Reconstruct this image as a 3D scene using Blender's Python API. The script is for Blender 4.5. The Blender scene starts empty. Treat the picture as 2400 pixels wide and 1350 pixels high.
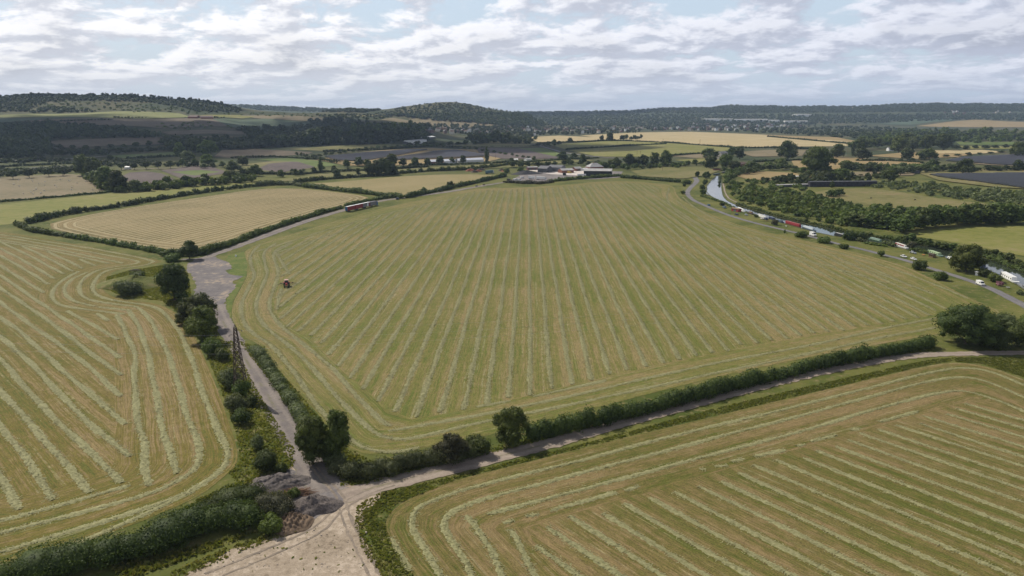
import bpy, math, random
import numpy as np
from mathutils import Vector
from mathutils.geometry import delaunay_2d_cdt
R = math.radians
rng = np.random.default_rng(11)
random.seed(11)
S = bpy.context.scene
COL = S.collection

# ------------------------------------------------------------------ camera, light, exposure
HC, F, YH = 90.0, 1667.0, 262.0
PITCH = math.atan((675 - YH) / F)
cd = bpy.data.cameras.new('camera'); cam = bpy.data.objects.new('camera', cd); COL.objects.link(cam)
cam.location = (0, 0, HC); cam.rotation_euler = (math.pi / 2 - PITCH, 0, 0)
cd.sensor_width = 36; cd.lens = 36 * F / 2400; cd.clip_start = 0.5; cd.clip_end = 40000
S.camera = cam
SUN_EL, SUN_AZ = R(46), R(47.6)          # sun ahead of the camera and to the left
sdir = Vector((-math.sin(SUN_AZ) * math.cos(SUN_EL), math.cos(SUN_AZ) * math.cos(SUN_EL), math.sin(SUN_EL)))
sl = bpy.data.lights.new('sun', 'SUN'); sl.energy = 4.4; sl.angle = R(0.5); sl.color = (1, .935, .83)
so = bpy.data.objects.new('sun', sl); COL.objects.link(so); so.rotation_euler = sdir.to_track_quat('Z', 'Y').to_euler()
S.view_settings.view_transform = 'Standard'; S.view_settings.look = 'None'; S.view_settings.gamma = 1
S.view_settings.exposure = 0.0
S.cycles.max_bounces = 4; S.cycles.diffuse_bounces = 2; S.cycles.transparent_max_bounces = 8; S.cycles.volume_bounces = 0
S.cycles.use_denoising = True
S.cycles.use_adaptive_sampling = True; S.cycles.adaptive_threshold = 0.015

class NT:
    """tiny node-tree helper"""
    def __init__(s, tree): s.t = tree; s.n = tree.nodes; s.l = tree.links
    def new(s, kind, **kw):
        n = s.n.new(kind)
        for k, v in kw.items(): setattr(n, k, v)
        return n
    def put(s, sock, v):
        if hasattr(v, 'is_output'): s.l.new(v, sock)
        elif isinstance(v, (tuple, list)) and len(v) == 3 and sock.type == 'RGBA': sock.default_value = (*v, 1)
        else: sock.default_value = v
    def m(s, op, a, b=0.0, c=None, clamp=False):
        n = s.new('ShaderNodeMath', operation=op, use_clamp=clamp)
        s.put(n.inputs[0], a); s.put(n.inputs[1], b)
        if c is not None: s.put(n.inputs[2], c)
        return n.outputs[0]
    def mix(s, f, a, b, mode='MIX'):
        n = s.new('ShaderNodeMix', data_type='RGBA', blend_type=mode)
        s.put(n.inputs[0], f); s.put(n.inputs[6], a); s.put(n.inputs[7], b)
        return n.outputs[2]
    def fmix(s, f, a, b):
        n = s.new('ShaderNodeMix', data_type='FLOAT')
        s.put(n.inputs[0], f); s.put(n.inputs[2], a); s.put(n.inputs[3], b)
        return n.outputs[0]
    def ss(s, v, a, b):
        n = s.new('ShaderNodeMapRange', interpolation_type='SMOOTHSTEP')
        s.put(n.inputs[0], v); n.inputs[1].default_value = a; n.inputs[2].default_value = b
        return n.outputs[0]
    def noise(s, vec, scale, detail=3.0, rough=.55, dist=0.0):
        n = s.new('ShaderNodeTexNoise'); s.put(n.inputs['Vector'], vec)
        n.inputs['Scale'].default_value = scale; n.inputs['Detail'].default_value = detail
        n.inputs['Roughness'].default_value = rough; n.inputs['Distortion'].default_value = dist
        return n.outputs['Fac']
    def xyz(s, x, y, z=0.0):
        n = s.new('ShaderNodeCombineXYZ'); s.put(n.inputs[0], x); s.put(n.inputs[1], y); s.put(n.inputs[2], z)
        return n.outputs[0]
    def sep(s, v):
        n = s.new('ShaderNodeSeparateXYZ'); s.put(n.inputs[0], v); return n.outputs
    def attr(s, name):
        return s.new('ShaderNodeAttribute', attribute_name=name).outputs['Fac']

# world: physical sky with a broken cloud deck (projected on a plane high above)
w = bpy.data.worlds.new('World'); S.world = w; w.use_nodes = True
T = NT(w.node_tree); T.n.clear()
sky = T.new('ShaderNodeTexSky', sky_type='NISHITA'); sky.sun_disc = False
sky.sun_elevation = SUN_EL; sky.sun_rotation = -SUN_AZ; sky.altitude = 100; sky.air_density = 1.3; sky.dust_density = 2.0
tc = T.new('ShaderNodeTexCoord'); dx, dy, dz = T.sep(tc.outputs['Generated'])
el = T.m('LOGARITHM', T.m('ADD', T.m('MAXIMUM', dz, 0.0), .060), 2.718282)
hn = T.m('SQRT', T.m('ADD', T.m('MULTIPLY', dx, dx), T.m('ADD', T.m('MULTIPLY', dy, dy), 1e-4)))
ux = T.m('DIVIDE', dx, hn); uy = T.m('DIVIDE', dy, hn)
def deck(du, dv, det=7):
    v = T.xyz(T.m('ADD', ux, du), uy, T.m('ADD', T.m('MULTIPLY', el, .46), dv))
    n1 = T.noise(v, 3.4, 2, .5, .2); n2 = T.noise(v, 11.0, det, .60, .15)
    return T.m('ADD', T.m('MULTIPLY', n1, .44), T.m('MULTIPLY', n2, .56))
DU, DV = 2.37, 1.9
dens = deck(DU, DV); up = deck(DU - .010, DV + .026, 5)          # a second sample higher up and nearer the sun
mask = T.ss(dens, .40, .475)
lit = T.ss(T.m('SUBTRACT', dens, up), -.055, .060)               # tops catch the light, bases stay grey
thick = T.ss(dens, .47, .60)
lum = T.m('SUBTRACT', T.m('ADD', T.m('MULTIPLY', lit, .29), .74), T.m('MULTIPLY', thick, .12))
side = T.ss(dx, -.42, .55)                         # away from the sun the deck is bluer and greyer
tintc = T.mix(lit, (.87, .90, .99), (1.06, 1.05, 1.05))
warm = T.mix(side, (1.04, 1.04, 1.05), (.80, .83, .92))
cloud = T.mix(1.0, T.mix(1.0, warm, tintc, 'MULTIPLY'), T.xyz(lum, lum, lum), 'MULTIPLY')
skyc = T.mix(1.0, sky.outputs[0], (.11, .11, .115), 'MULTIPLY')
skyc = T.mix(.8, skyc, (.62, .75, .90))
hz = T.ss(dz, -.01, .075)
cloud = T.mix(T.m('ADD', T.m('MULTIPLY', hz, .75), .25), T.mix(side, (.76, .80, .87), (.62, .69, .82)), cloud)
skyc = T.mix(hz, T.mix(side, (.74, .79, .86), (.62, .70, .83)), skyc)
col = T.mix(T.m('MULTIPLY', mask, .96), skyc, cloud)
high = T.ss(dz, .16, .5)
col = T.mix(T.m('MULTIPLY', high, .80), col, (.08, .10, .15))   # grey cloud underside overhead, darkened further to deepen shade on the ground
bg = T.new('ShaderNodeBackground'); T.put(bg.inputs[0], col); bg.inputs[1].default_value = 1.0
T.l.new(bg.outputs[0], T.new('ShaderNodeOutputWorld').inputs[0])

# ------------------------------------------------------------------ terrain
def sm(t): t = np.clip(t, 0, 1); return t * t * (3 - 2 * t)
A_px = [-3000, -600, 0, 76, 151, 277, 353, 390, 479, 516, 567, 620, 700, 800, 900, 1000, 1100]
A_py = [225, 222, 225, 220, 220, 221, 226, 228, 235, 242, 255, 259, 264, 268, 275, 292, 320]
B_px = [560, 700, 789, 814, 852, 915, 940, 990, 1028, 1066, 1104, 1154, 1200, 1240, 1330]
B_py = [300, 270, 260, 254.5, 257.5, 256, 252, 245, 239.5, 240, 246, 255, 262, 273, 315]
D_px = [-3000, 0, 500, 554, 600, 700, 789, 900, 1238, 1376, 1452, 1502, 1553, 1603, 1666, 1716, 1779, 1875, 1926, 2001, 2039, 2090, 2178, 2279, 2400, 2800, 5000]
D_py = [247.0, 245.0, 245.0, 245.5, 247.0, 252.5, 256.0, 259.0, 263.0, 262.0, 260.5, 258.0, 254.0, 254.0, 252.0, 247.0, 249.0, 250.5, 249.0, 250.5, 248.0, 245.5, 243.0, 244.0, 244.0, 248.0, 252.0]
def height(x, y):
    x = np.asarray(x, float); y = np.asarray(y, float)
    ys = np.maximum(y, 1.0); px = 1200 + 1717 * x / ys
    zA = 90 + 3100 * (YH - np.interp(px, A_px, A_py)) / 1769
    wA = np.clip(zA / 167, 0, 2)
    rA = np.interp(ys, [0, 1150, 1500, 2100, 2500, 2700, 3000, 3150, 4600, 6000], [0, 0, 10, 45, 77, 103, 156, 167, 120, 90]) * wA
    zB = np.maximum(90 + 4000 * (YH - np.interp(px, B_px, B_py)) / 1769, 0)
    rB = zB * np.where(ys < 4000, sm((ys - 3000) / 1000), 1 - .5 * sm((ys - 4000) / 1500))
    zD = np.maximum(90 + 7000 * (YH - np.interp(px, D_px, D_py)) / 1769, 0)
    rD = zD * np.where(ys < 7000, sm((ys - 4300) / 2700) ** .8, 1.0)
    hh = np.maximum(np.maximum(rA, rB), rD)
    rg = 4 * np.sin(x / 83 + y / 190) * np.sin(y / 111 - x / 260) * np.clip(hh / 60, 0, 1)
    bump = np.where((px > 1900) & (ys > 1900) & (ys < 3600), 20 * sm((px - 1950) / 350) * np.sin(np.pi * np.clip((ys - 1900) / 1700, 0, 1)) ** 2, 0)
    return np.where(y < 1100, 0, hh + rg + bump)
cp, sp = math.cos(PITCH), math.sin(PITCH)
def ray(px, py):
    xc = (px - 1200) / F; yc = (675 - py) / F
    return np.array([xc, cp + yc * sp, -sp + yc * cp])
def G(px, py, z0=None):
    """ground point seen at a place of the photograph"""
    d = ray(px, py)
    if z0 is not None or py > 400:
        t = (HC - (z0 or 0)) / max(-d[2], 1e-4); return d * t + np.array([0, 0, HC])
    t = np.geomspace(500, 12000, 1500)
    P = d[None] * t[:, None]; z = P[:, 2] + HC
    k = np.nonzero(z < height(P[:, 0], P[:, 1]))[0]
    k = k[0] if len(k) else len(t) - 1
    a, b = t[max(k - 1, 0)], t[k]
    for _ in range(14):
        mm = (a + b) / 2; q = d * mm
        if q[2] + HC < height(q[0], q[1]): b = mm
        else: a = mm
    q = d * b; return np.array([q[0], q[1], float(height(q[0], q[1]))])
def GG(pts): return [G(*p) for p in pts]
def depth(p): return p[1] * cp + (HC - p[2]) * sp
def mpp(p): return depth(p) / F                     # metres per photo pixel at p

# ------------------------------------------------------------------ materials
MATS = {}
def mat(name, col, rough=.8, metal=0.0, spec=.3, var=.15, scale=1.5, emis=None):
    if name in MATS: return MATS[name]
    m = bpy.data.materials.new(name); m.use_nodes = True; N = NT(m.node_tree)
    b = N.n['Principled BSDF']; b.inputs['Roughness'].default_value = rough; b.inputs['Metallic'].default_value = metal
    b.inputs['Specular IOR Level'].default_value = spec
    g = N.new('ShaderNodeTexCoord').outputs['Object']
    n = N.noise(g, scale, 4, .6)
    lo = tuple(c * (1 - var) for c in col); hi = tuple(min(c * (1 + var), 1) for c in col)
    N.put(b.inputs['Base Color'], N.mix(N.ss(n, .3, .7), lo, hi))
    MATS[name] = m; return m
def foliage(name, dark, light, objvar=.25, trans=.25):
    if name in MATS: return MATS[name]
    m = bpy.data.materials.new(name); m.use_nodes = True; N = NT(m.node_tree)
    b = N.n['Principled BSDF']; b.inputs['Roughness'].default_value = .65; b.inputs['Specular IOR Level'].default_value = .22
    t = N.attr('tint')
    c = N.mix(t, dark, light)
    r = N.new('ShaderNodeObjectInfo').outputs['Random']
    hs = N.new('ShaderNodeHueSaturation')
    N.put(hs.inputs['Hue'], N.m('ADD', N.m('MULTIPLY', r, .03), .485)); N.put(hs.inputs['Saturation'], .95)
    N.put(hs.inputs['Value'], N.m('ADD', N.m('MULTIPLY', r, 2 * objvar), 1 - objvar)); N.put(hs.inputs['Color'], c)
    N.put(b.inputs['Base Color'], hs.outputs[0])
    tr = N.new('ShaderNodeBsdfTranslucent'); N.put(tr.inputs[0], N.mix(1.0, hs.outputs[0], (1.2, 1.3, .5), 'MULTIPLY'))
    mx = N.new('ShaderNodeMixShader'); mx.inputs[0].default_value = trans
    N.l.new(b.outputs[0], mx.inputs[1]); N.l.new(tr.outputs[0], mx.inputs[2])
    N.l.new(mx.outputs[0], N.n['Material Output'].inputs[0])
    MATS[name] = m; return m
FOL = {
 'dark': foliage('foliage_dark', (.028, .044, .010), (.095, .122, .026)),
 'mid': foliage('foliage_mid', (.042, .066, .012), (.140, .178, .036)),
 'hedge': foliage('foliage_hedge', (.026, .044, .009), (.095, .126, .026)),
 'bright': foliage('foliage_bright', (.055, .080, .012), (.170, .205, .036)),
 'grey': foliage('foliage_grey', (.058, .076, .024), (.170, .195, .080)),
 'brown': foliage('foliage_brown', (.040, .040, .020), (.100, .096, .050)),
 'far': foliage('foliage_far', (.026, .040, .015), (.078, .100, .032), .12),
 'pink': foliage('foliage_pink', (.14, .06, .08), (.42, .20, .26)),
}
def ground_mat(name, cols, s1=.02, s2=.4, s3=4.0, ang=None, stretch=12, mix3=.25):
    """three-colour natural ground: patches, mottling and fine grain; ang lays drill rows along that direction"""
    if name in MATS: return MATS[name]
    m = bpy.data.materials.new(name); m.use_nodes = True; N = NT(m.node_tree)
    b = N.n['Principled BSDF']; b.inputs['Roughness'].default_value = .9; b.inputs['Specular IOR Level'].default_value = .15
    P = N.new('ShaderNodeNewGeometry').outputs['Position']
    V = P
    if ang is not None:
        x, y, z = N.sep(P); c, s_ = math.cos(ang), math.sin(ang)
        al = N.m('ADD', N.m('MULTIPLY', x, c), N.m('MULTIPLY', y, s_)); ac = N.m('SUBTRACT', N.m('MULTIPLY', y, c), N.m('MULTIPLY', x, s_))
        V = N.xyz(N.m('DIVIDE', al, stretch), ac, 0.0)
    f1 = N.ss(N.noise(P, s1, 4, .6), .36, .64); f2 = N.ss(N.noise(V, s2, 4, .6), .34, .66); f3 = N.noise(P, s3, 3, .65)
    f = N.m('ADD', N.m('MULTIPLY', f1, .5), N.m('MULTIPLY', f2, .5))
    c = N.mix(N.ss(f, 0, .5), cols[0], cols[1]); c = N.mix(N.ss(f, .5, 1.0), c, cols[2])
    g = N.m('ADD', N.m('MULTIPLY', f3, 2 * mix3), 1 - mix3)
    c = N.mix(1.0, c, N.xyz(g, g, g), 'MULTIPLY')
    N.put(b.inputs['Base Color'], c); MATS[name] = m; return m
def hay_mat(name, ang, off, spacing, T_edge, green, olive, tan, pale, far=False, swath=0.0):
    """mown grass: mowing bands and fine stubble streaks along the rows, headland streaks along the edge"""
    m = bpy.data.materials.new(name); m.use_nodes = True; N = NT(m.node_tree)
    b = N.n['Principled BSDF']; b.inputs['Roughness'].default_value = .9; b.inputs['Specular IOR Level'].default_value = .12
    P = N.new('ShaderNodeNewGeometry').outputs['Position']; x, y, z = N.sep(P)
    c_, s_ = math.cos(ang), math.sin(ang)
    al = N.m('ADD', N.m('MULTIPLY', x, c_), N.m('MULTIPLY', y, s_)); ac = N.m('SUBTRACT', N.m('MULTIPLY', x, s_), N.m('MULTIPLY', y, c_))
    ed = N.attr('edge')
    inner = N.m('GREATER_THAN', ed, T_edge)
    A = N.fmix(inner, ed, N.m('SUBTRACT', ac, off)); L = N.fmix(inner, N.m('ADD', x, y), al)
    wob = N.m('MULTIPLY', N.m('SUBTRACT', N.noise(P, .04, 2), .5), 1.6); A = N.m('ADD', A, wob)
    V = N.xyz(A, N.m('MULTIPLY', L, .03), 0.0)
    fine = N.noise(V, 2.1, 3, .6); broad = N.noise(N.xyz(A, N.m('MULTIPLY', L, .012), 5.0), .33, 2, .5)
    patch = N.noise(P, .011, 4, .6); grain = N.noise(P, 2.6, 4, .7); mott = N.noise(P, .35, 4, .65)
    # mowing rhythm: one greener and one browner lane per row spacing
    ph = N.m('FRACT', N.m('DIVIDE', A, spacing)); tri = N.m('ABSOLUTE', N.m('SUBTRACT', ph, .5))
    rhythm = N.ss(tri, .12, .38)
    f = N.m('ADD', N.m('MULTIPLY', N.ss(fine, .36, .64), .30), N.m('ADD', N.m('MULTIPLY', N.ss(broad, .35, .65), .22), N.m('MULTIPLY', rhythm, .12)))
    f = N.m('ADD', f, N.m('ADD', N.m('MULTIPLY', N.ss(patch, .36, .64), .24), N.m('MULTIPLY', N.ss(mott, .3, .7), .22)))
    c = N.mix(N.ss(f, .22, .50), green, olive); c = N.mix(N.ss(f, .50, .80), c, tan)
    # thin pale stubble lines left by the rake wheels
    ln = N.m('MULTIPLY', N.ss(N.noise(N.xyz(A, N.m('MULTIPLY', L, .01), 9.0), 1.3, 2, .5), .60, .70), N.ss(mott, .35, .6))
    c = N.mix(N.m('MULTIPLY', ln, .55), c, pale)
    if swath:
        sw = N.m('SUBTRACT', 1.0, N.ss(N.m('ADD', tri, N.m('MULTIPLY', N.m('SUBTRACT', grain, .5), .08)), swath, swath + .07))
        c = N.mix(N.m('MULTIPLY', sw, .8), c, pale)
    g = N.m('ADD', N.m('ADD', N.m('MULTIPLY', N.m('SUBTRACT', grain, .5), 1.9), N.m('MULTIPLY', N.m('SUBTRACT', N.noise(N.xyz(A, N.m('MULTIPLY', L, .12), 3.0), 4.5, 2, .6), .5), 1.2)), .93)
    c = N.mix(1.0, c, N.xyz(g, g, g), 'MULTIPLY')
    N.put(b.inputs['Base Color'], c); MATS[name] = m; return m

# ------------------------------------------------------------------ object helpers
def tag(o, label=None, cat=None, group=None, kind=None):
    if label: o['label'] = label
    if cat: o['category'] = cat
    if group: o['group'] = group
    if kind: o['kind'] = kind
    return o
def link(name, me, mats, parent=None, loc=(0, 0, 0), rz=0.0):
    o = bpy.data.objects.new(name, me); COL.objects.link(o)
    for m_ in (mats if isinstance(mats, (list, tuple)) else [mats]):
        if len(me.materials) < (len(mats) if isinstance(mats, (list, tuple)) else 1): me.materials.append(m_)
    o.location = loc; o.rotation_euler = (0, 0, rz)
    if parent: o.parent = parent
    return o
def empty(name, loc, rz=0.0):
    o = bpy.data.objects.new(name, None); COL.objects.link(o); o.location = loc; o.rotation_euler = (0, 0, rz); o.empty_display_size = .3
    return o
def raw_mesh(name, V, Fc, tint=None, smooth=False):
    """V (n,3), Fc (m,k) index array with k = 3 or 4, or a list of such arrays"""
    me = bpy.data.meshes.new(name)
    Fs = Fc if isinstance(Fc, list) else [Fc]
    Fs = [np.asarray(f, np.int32) for f in Fs if len(f)]
    V = np.asarray(V, np.float32)
    me.vertices.add(len(V)); me.vertices.foreach_set('co', V.ravel())
    loops = np.concatenate([f.ravel() for f in Fs]); sizes = np.concatenate([np.full(len(f), f.shape[1], np.int32) for f in Fs])
    me.loops.add(len(loops)); me.loops.foreach_set('vertex_index', loops)
    me.polygons.add(len(sizes)); st = np.concatenate([[0], np.cumsum(sizes)[:-1]]).astype(np.int32)
    me.polygons.foreach_set('loop_start', st)
    me.update(calc_edges=True)
    if tint is not None:
        a = me.attributes.new('tint', 'FLOAT', 'FACE'); a.data.foreach_set('value', np.asarray(tint, np.float32))
    if smooth: me.polygons.foreach_set('use_smooth', np.ones(len(sizes), bool))
    me.validate(); return me
class MB:
    """collects boxes, prisms and cylinders into one mesh"""
    def __init__(s): s.V = []; s.F = []
    def add(s, V, Fc):
        o = len(s.V); s.V += [tuple(v) for v in V]; s.F += [tuple(i + o for i in f) for f in Fc]; return s
    def box(s, x0, x1, y0, y1, z0, z1, tx=0.0, ty=0.0):
        V = [(x0, y0, z0), (x1, y0, z0), (x1, y1, z0), (x0, y1, z0), (x0 + tx, y0 + ty, z1), (x1 - tx, y0 + ty, z1), (x1 - tx, y1 - ty, z1), (x0 + tx, y1 - ty, z1)]
        return s.add(V, [(3, 2, 1, 0), (4, 5, 6, 7), (0, 1, 5, 4), (1, 2, 6, 5), (2, 3, 7, 6), (3, 0, 4, 7)])
    def prism(s, prof, y0, y1):
        """profile of (x,z) points extruded along y"""
        n = len(prof); V = [(x, y0, z) for x, z in prof] + [(x, y1, z) for x, z in prof]
        return s.add(V, [tuple(range(n - 1, -1, -1)), tuple(range(n, 2 * n))] + [(i, (i + 1) % n, n + (i + 1) % n, n + i) for i in range(n)][::1])
    def wheel(s, x, y, r, wd, k=14):
        """axis along y"""
        prof = [(x + r * math.cos(2 * math.pi * i / k), r + 0.0 + r * math.sin(2 * math.pi * i / k)) for i in range(k)]
        return s.prism(prof, y - wd / 2, y + wd / 2)
    def rod(s, a, b, r, k=5, r2=None):
        a = Vector(a); b = Vector(b); d = (b - a).normalized(); u = d.orthogonal().normalized(); v = d.cross(u); r2 = r if r2 is None else r2
        V = [a + (u * math.cos(2 * math.pi * i / k) + v * math.sin(2 * math.pi * i / k)) * r for i in range(k)] + [b + (u * math.cos(2 * math.pi * i / k) + v * math.sin(2 * math.pi * i / k)) * r2 for i in range(k)]
        return s.add(V, [(i, (i + 1) % k, k + (i + 1) % k, k + i) for i in range(k)] + [tuple(range(k - 1, -1, -1)), tuple(range(k, 2 * k))])
    def build(s, name, m, parent=None, loc=(0, 0, 0), rz=0.0, bevel=0.0, smooth=False):
        me = bpy.data.meshes.new(name); me.from_pydata(s.V, [], s.F); me.update()
        if smooth: me.polygons.foreach_set('use_smooth', np.ones(len(me.polygons), bool))
        o = link(name, me, m, parent, loc, rz)
        if bevel: b = o.modifiers.new('bevel', 'BEVEL'); b.width = bevel; b.segments = 2
        return o
def copy_tree(o, parent=None):
    c = o.copy(); COL.objects.link(c); c.parent = parent
    for ch in o.children: copy_tree(ch, c)
    return c
def seg_dist(P, poly, closed=True):
    P = np.asarray(P)[:, :2]; Q = np.asarray(poly)[:, :2]; n = len(Q); d = np.full(len(P), 1e9)
    for i in range(n if closed else n - 1):
        a, b = Q[i], Q[(i + 1) % n]; ab = b - a; t = np.clip(((P - a) @ ab) / max(ab @ ab, 1e-9), 0, 1)
        d = np.minimum(d, np.hypot(*(P - a - t[:, None] * ab).T))
    return d
def inside(P, poly):
    P = np.asarray(P); Q = np.asarray(poly)[:, :2]; x, y = P[:, 0], P[:, 1]; r = np.zeros(len(P), bool); n = len(Q)
    for i in range(n):
        x1, y1 = Q[i]; x2, y2 = Q[(i + 1) % n]
        c = ((y1 > y) != (y2 > y)); xi = (x2 - x1) * (y - y1) / ((y2 - y1) if y2 != y1 else 1e-9) + x1
        r ^= c & (x < xi)
    return r
def smooth_poly(P, it=2, closed=True):
    P = np.asarray(P, float)
    for _ in range(it):
        Q = np.roll(P, -1, 0) if closed else P[1:]; A = P if closed else P[:-1]
        n = np.empty((2 * len(A), P.shape[1])); n[0::2] = A * .75 + Q * .25; n[1::2] = A * .25 + Q * .75
        P = n if closed else np.vstack([P[:1], n, P[-1:]])
    return P
def resample(P, step):
    P = np.asarray(P, float); s = np.concatenate([[0], np.cumsum(np.linalg.norm(np.diff(P, axis=0), axis=1))])
    k = max(int(s[-1] / step), 2); t = np.linspace(0, s[-1], k + 1)
    return np.stack([np.interp(t, s, P[:, i]) for i in range(P.shape[1])], 1)
def sheet(name, W, m, step, zoff, kind='structure', label=None, edge=False, drape=False, jitter=0.0):
    """polygon of ground points filled with triangles; 'edge' stores the distance to its border"""
    W = np.asarray(W, float)[:, :2]
    if jitter:
        W2 = resample(np.vstack([W, W[:1]]), jitter * 2.5)[:-1]; W = W2 + rng.normal(0, jitter * .35, W2.shape)
    elif drape: W = resample(np.vstack([W, W[:1]]), step)[:-1]
    lo, hi = W.min(0), W.max(0); gx, gy = np.meshgrid(np.arange(lo[0] + step / 2, hi[0], step), np.arange(lo[1] + step / 2, hi[1], step))
    g = np.stack([gx.ravel(), gy.ravel()], 1); g = g[inside(g, W)]
    if len(g): g = g[seg_dist(g, W) > step * .3]
    pts = [Vector(p) for p in np.vstack([W, g])] if len(g) else [Vector(p) for p in W]
    r = delaunay_2d_cdt(pts, [], [list(range(len(W)))], 1, 1e-4)
    V = np.array([(v.x, v.y) for v in r[0]]); z = height(V[:, 0], V[:, 1]) if drape else np.zeros(len(V))
    Fc = np.array([f for f in r[2] if len(f) == 3])
    a, b, c = V[Fc[:, 0]], V[Fc[:, 1]], V[Fc[:, 2]]
    flip = ((b - a)[:, 0] * (c - a)[:, 1] - (b - a)[:, 1] * (c - a)[:, 0]) < 0
    Fc[flip] = Fc[flip][:, ::-1]
    me = raw_mesh(name, np.column_stack([V, z + zoff]), Fc)
    if edge:
        at = me.attributes.new('edge', 'FLOAT', 'POINT')
        d = seg_dist(V, W).astype(np.float32)
        if len(me.vertices) == len(d): at.data.foreach_set('value', d)
    o = link(name, me, m); tag(o, label, kind=kind); return o
def ribbon(name, P, width, m, zoff, kind='structure', label=None, step=3.0, wob=.25, drape=False, closed=False):
    P = resample(smooth_poly(np.asarray(P)[:, :2], 2, False), step); n = len(P)
    t = np.gradient(P, axis=0); t /= np.linalg.norm(t, axis=1)[:, None] + 1e-9; nn = np.stack([-t[:, 1], t[:, 0]], 1)
    ws = (np.asarray(width) if np.ndim(width) else np.full(2, width)); ws = np.interp(np.linspace(0, 1, n), np.linspace(0, 1, len(ws)), ws)
    L = P + nn * (ws / 2 + rng.normal(0, wob, n))[:, None]; Rr = P - nn * (ws / 2 + rng.normal(0, wob, n))[:, None]
    V = np.vstack([L, P, Rr]); z = (height(V[:, 0], V[:, 1]) if drape else 0) + zoff
    i = np.arange(n - 1); Fc = np.vstack([np.stack([i + n, i + n + 1, i + 1, i], 1), np.stack([i + 2 * n, i + 2 * n + 1, i + n + 1, i + n], 1)])
    me = raw_mesh(name, np.column_stack([V, np.broadcast_to(z, len(V))]), Fc)
    uv = np.concatenate([np.ones(n), np.zeros(n), -np.ones(n)]).astype(np.float32)
    a = me.attributes.new('edge', 'FLOAT', 'POINT'); a.data.foreach_set('value', uv)
    return tag(link(name, me, m), label, kind=kind)

# ------------------------------------------------------------------ foliage geometry
def ico(n):
    import bmesh
    bm = bmesh.new(); bmesh.ops.create_icosphere(bm, subdivisions=n, radius=1); V = np.array([v.co for v in bm.verts]); Fc = np.array([[v.index for v in f.verts] for f in bm.faces]); bm.free(); return V, Fc
ICO1, ICO2 = ico(1), ico(2)
def leaf_geo(lobes, n, size, rg, core=.80, flat=.35, ic=ICO1, up=.15, drop=.72):
    """leaf clumps spread over and through a group of lobes (cx,cy,cz,rx,ry,rz); returns V, [F3, F4], tint"""
    L = np.asarray(lobes, float); ar = (L[:, 3] * L[:, 5]); k = rg.choice(len(L), n, p=ar / ar.sum())
    d = rg.normal(size=(n, 3)); d /= np.linalg.norm(d, axis=1)[:, None]
    ph = rg.uniform(0, 6.28, (len(L), 3))
    bump = 1 + .10 * np.sin(5 * d[:, 0] + ph[k, 0]) * np.sin(5 * d[:, 1] + ph[k, 1]) + .08 * np.sin(9 * d[:, 2] + ph[k, 2])
    r = bump * (1 - np.abs(rg.normal(0, .13, n))) * (1 + (rg.random(n) < .12) * rg.uniform(0, .28, n))
    P = L[k, :3] + d * r[:, None] * L[k, 3:]
    keep = P[:, 2] > .05
    for j in range(len(L)):
        q = (P - L[j, :3]) / L[j, 3:]; keep &= ~(((q ** 2).sum(1) < drop ** 2) & (k != j))
    P, d, k = P[keep], d[keep], k[keep]; n = len(P)
    nrm = d + rg.normal(0, .55, (n, 3)); nrm[:, 2] += up; nrm /= np.linalg.norm(nrm, axis=1)[:, None]
    a = np.cross(nrm, rg.normal(size=(n, 3))); a /= np.linalg.norm(a, axis=1)[:, None] + 1e-9; b = np.cross(nrm, a)
    s1 = size * rg.uniform(.6, 1.35, n)[:, None] * .5; s2 = s1 * rg.uniform(.55, 1.0, n)[:, None]
    Q = np.stack([P - a * s1 - b * s2 * .6, P + a * s1 * .7 - b * s2, P + a * s1 + b * s2 * .7 + nrm * s1 * flat, P - a * s1 * .6 + b * s2], 1).reshape(-1, 3)
    lob = rg.uniform(-.24, .24, len(L))
    cl = .16 * np.sin(P[:, 0] * 1.9 / size * .35 + ph[0, 0]) * np.sin(P[:, 1] * 1.7 / size * .35 + ph[0, 1]) * np.sin(P[:, 2] * 2.1 / size * .35)
    tn = np.clip(.5 + lob[k] + cl + rg.normal(0, .2, n), 0, 1)
    cv, cf = ic; CV = []; CF = []
    for j in range(len(L)):
        rr = core * (1 + rg.uniform(-.12, .1, len(cv)))
        CV.append(L[j, :3] + cv * rr[:, None] * L[j, 3:]); CF.append(cf + len(cv) * j + 4 * n)
    CV = np.vstack(CV); CV[:, 2] = np.maximum(CV[:, 2], .02)
    V = np.vstack([Q, CV]); F4 = np.arange(4 * n).reshape(-1, 4); F3 = np.vstack(CF)
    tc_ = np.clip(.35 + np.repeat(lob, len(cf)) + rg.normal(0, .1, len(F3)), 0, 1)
    return V, [F3, F4], np.concatenate([tc_, tn])
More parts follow.
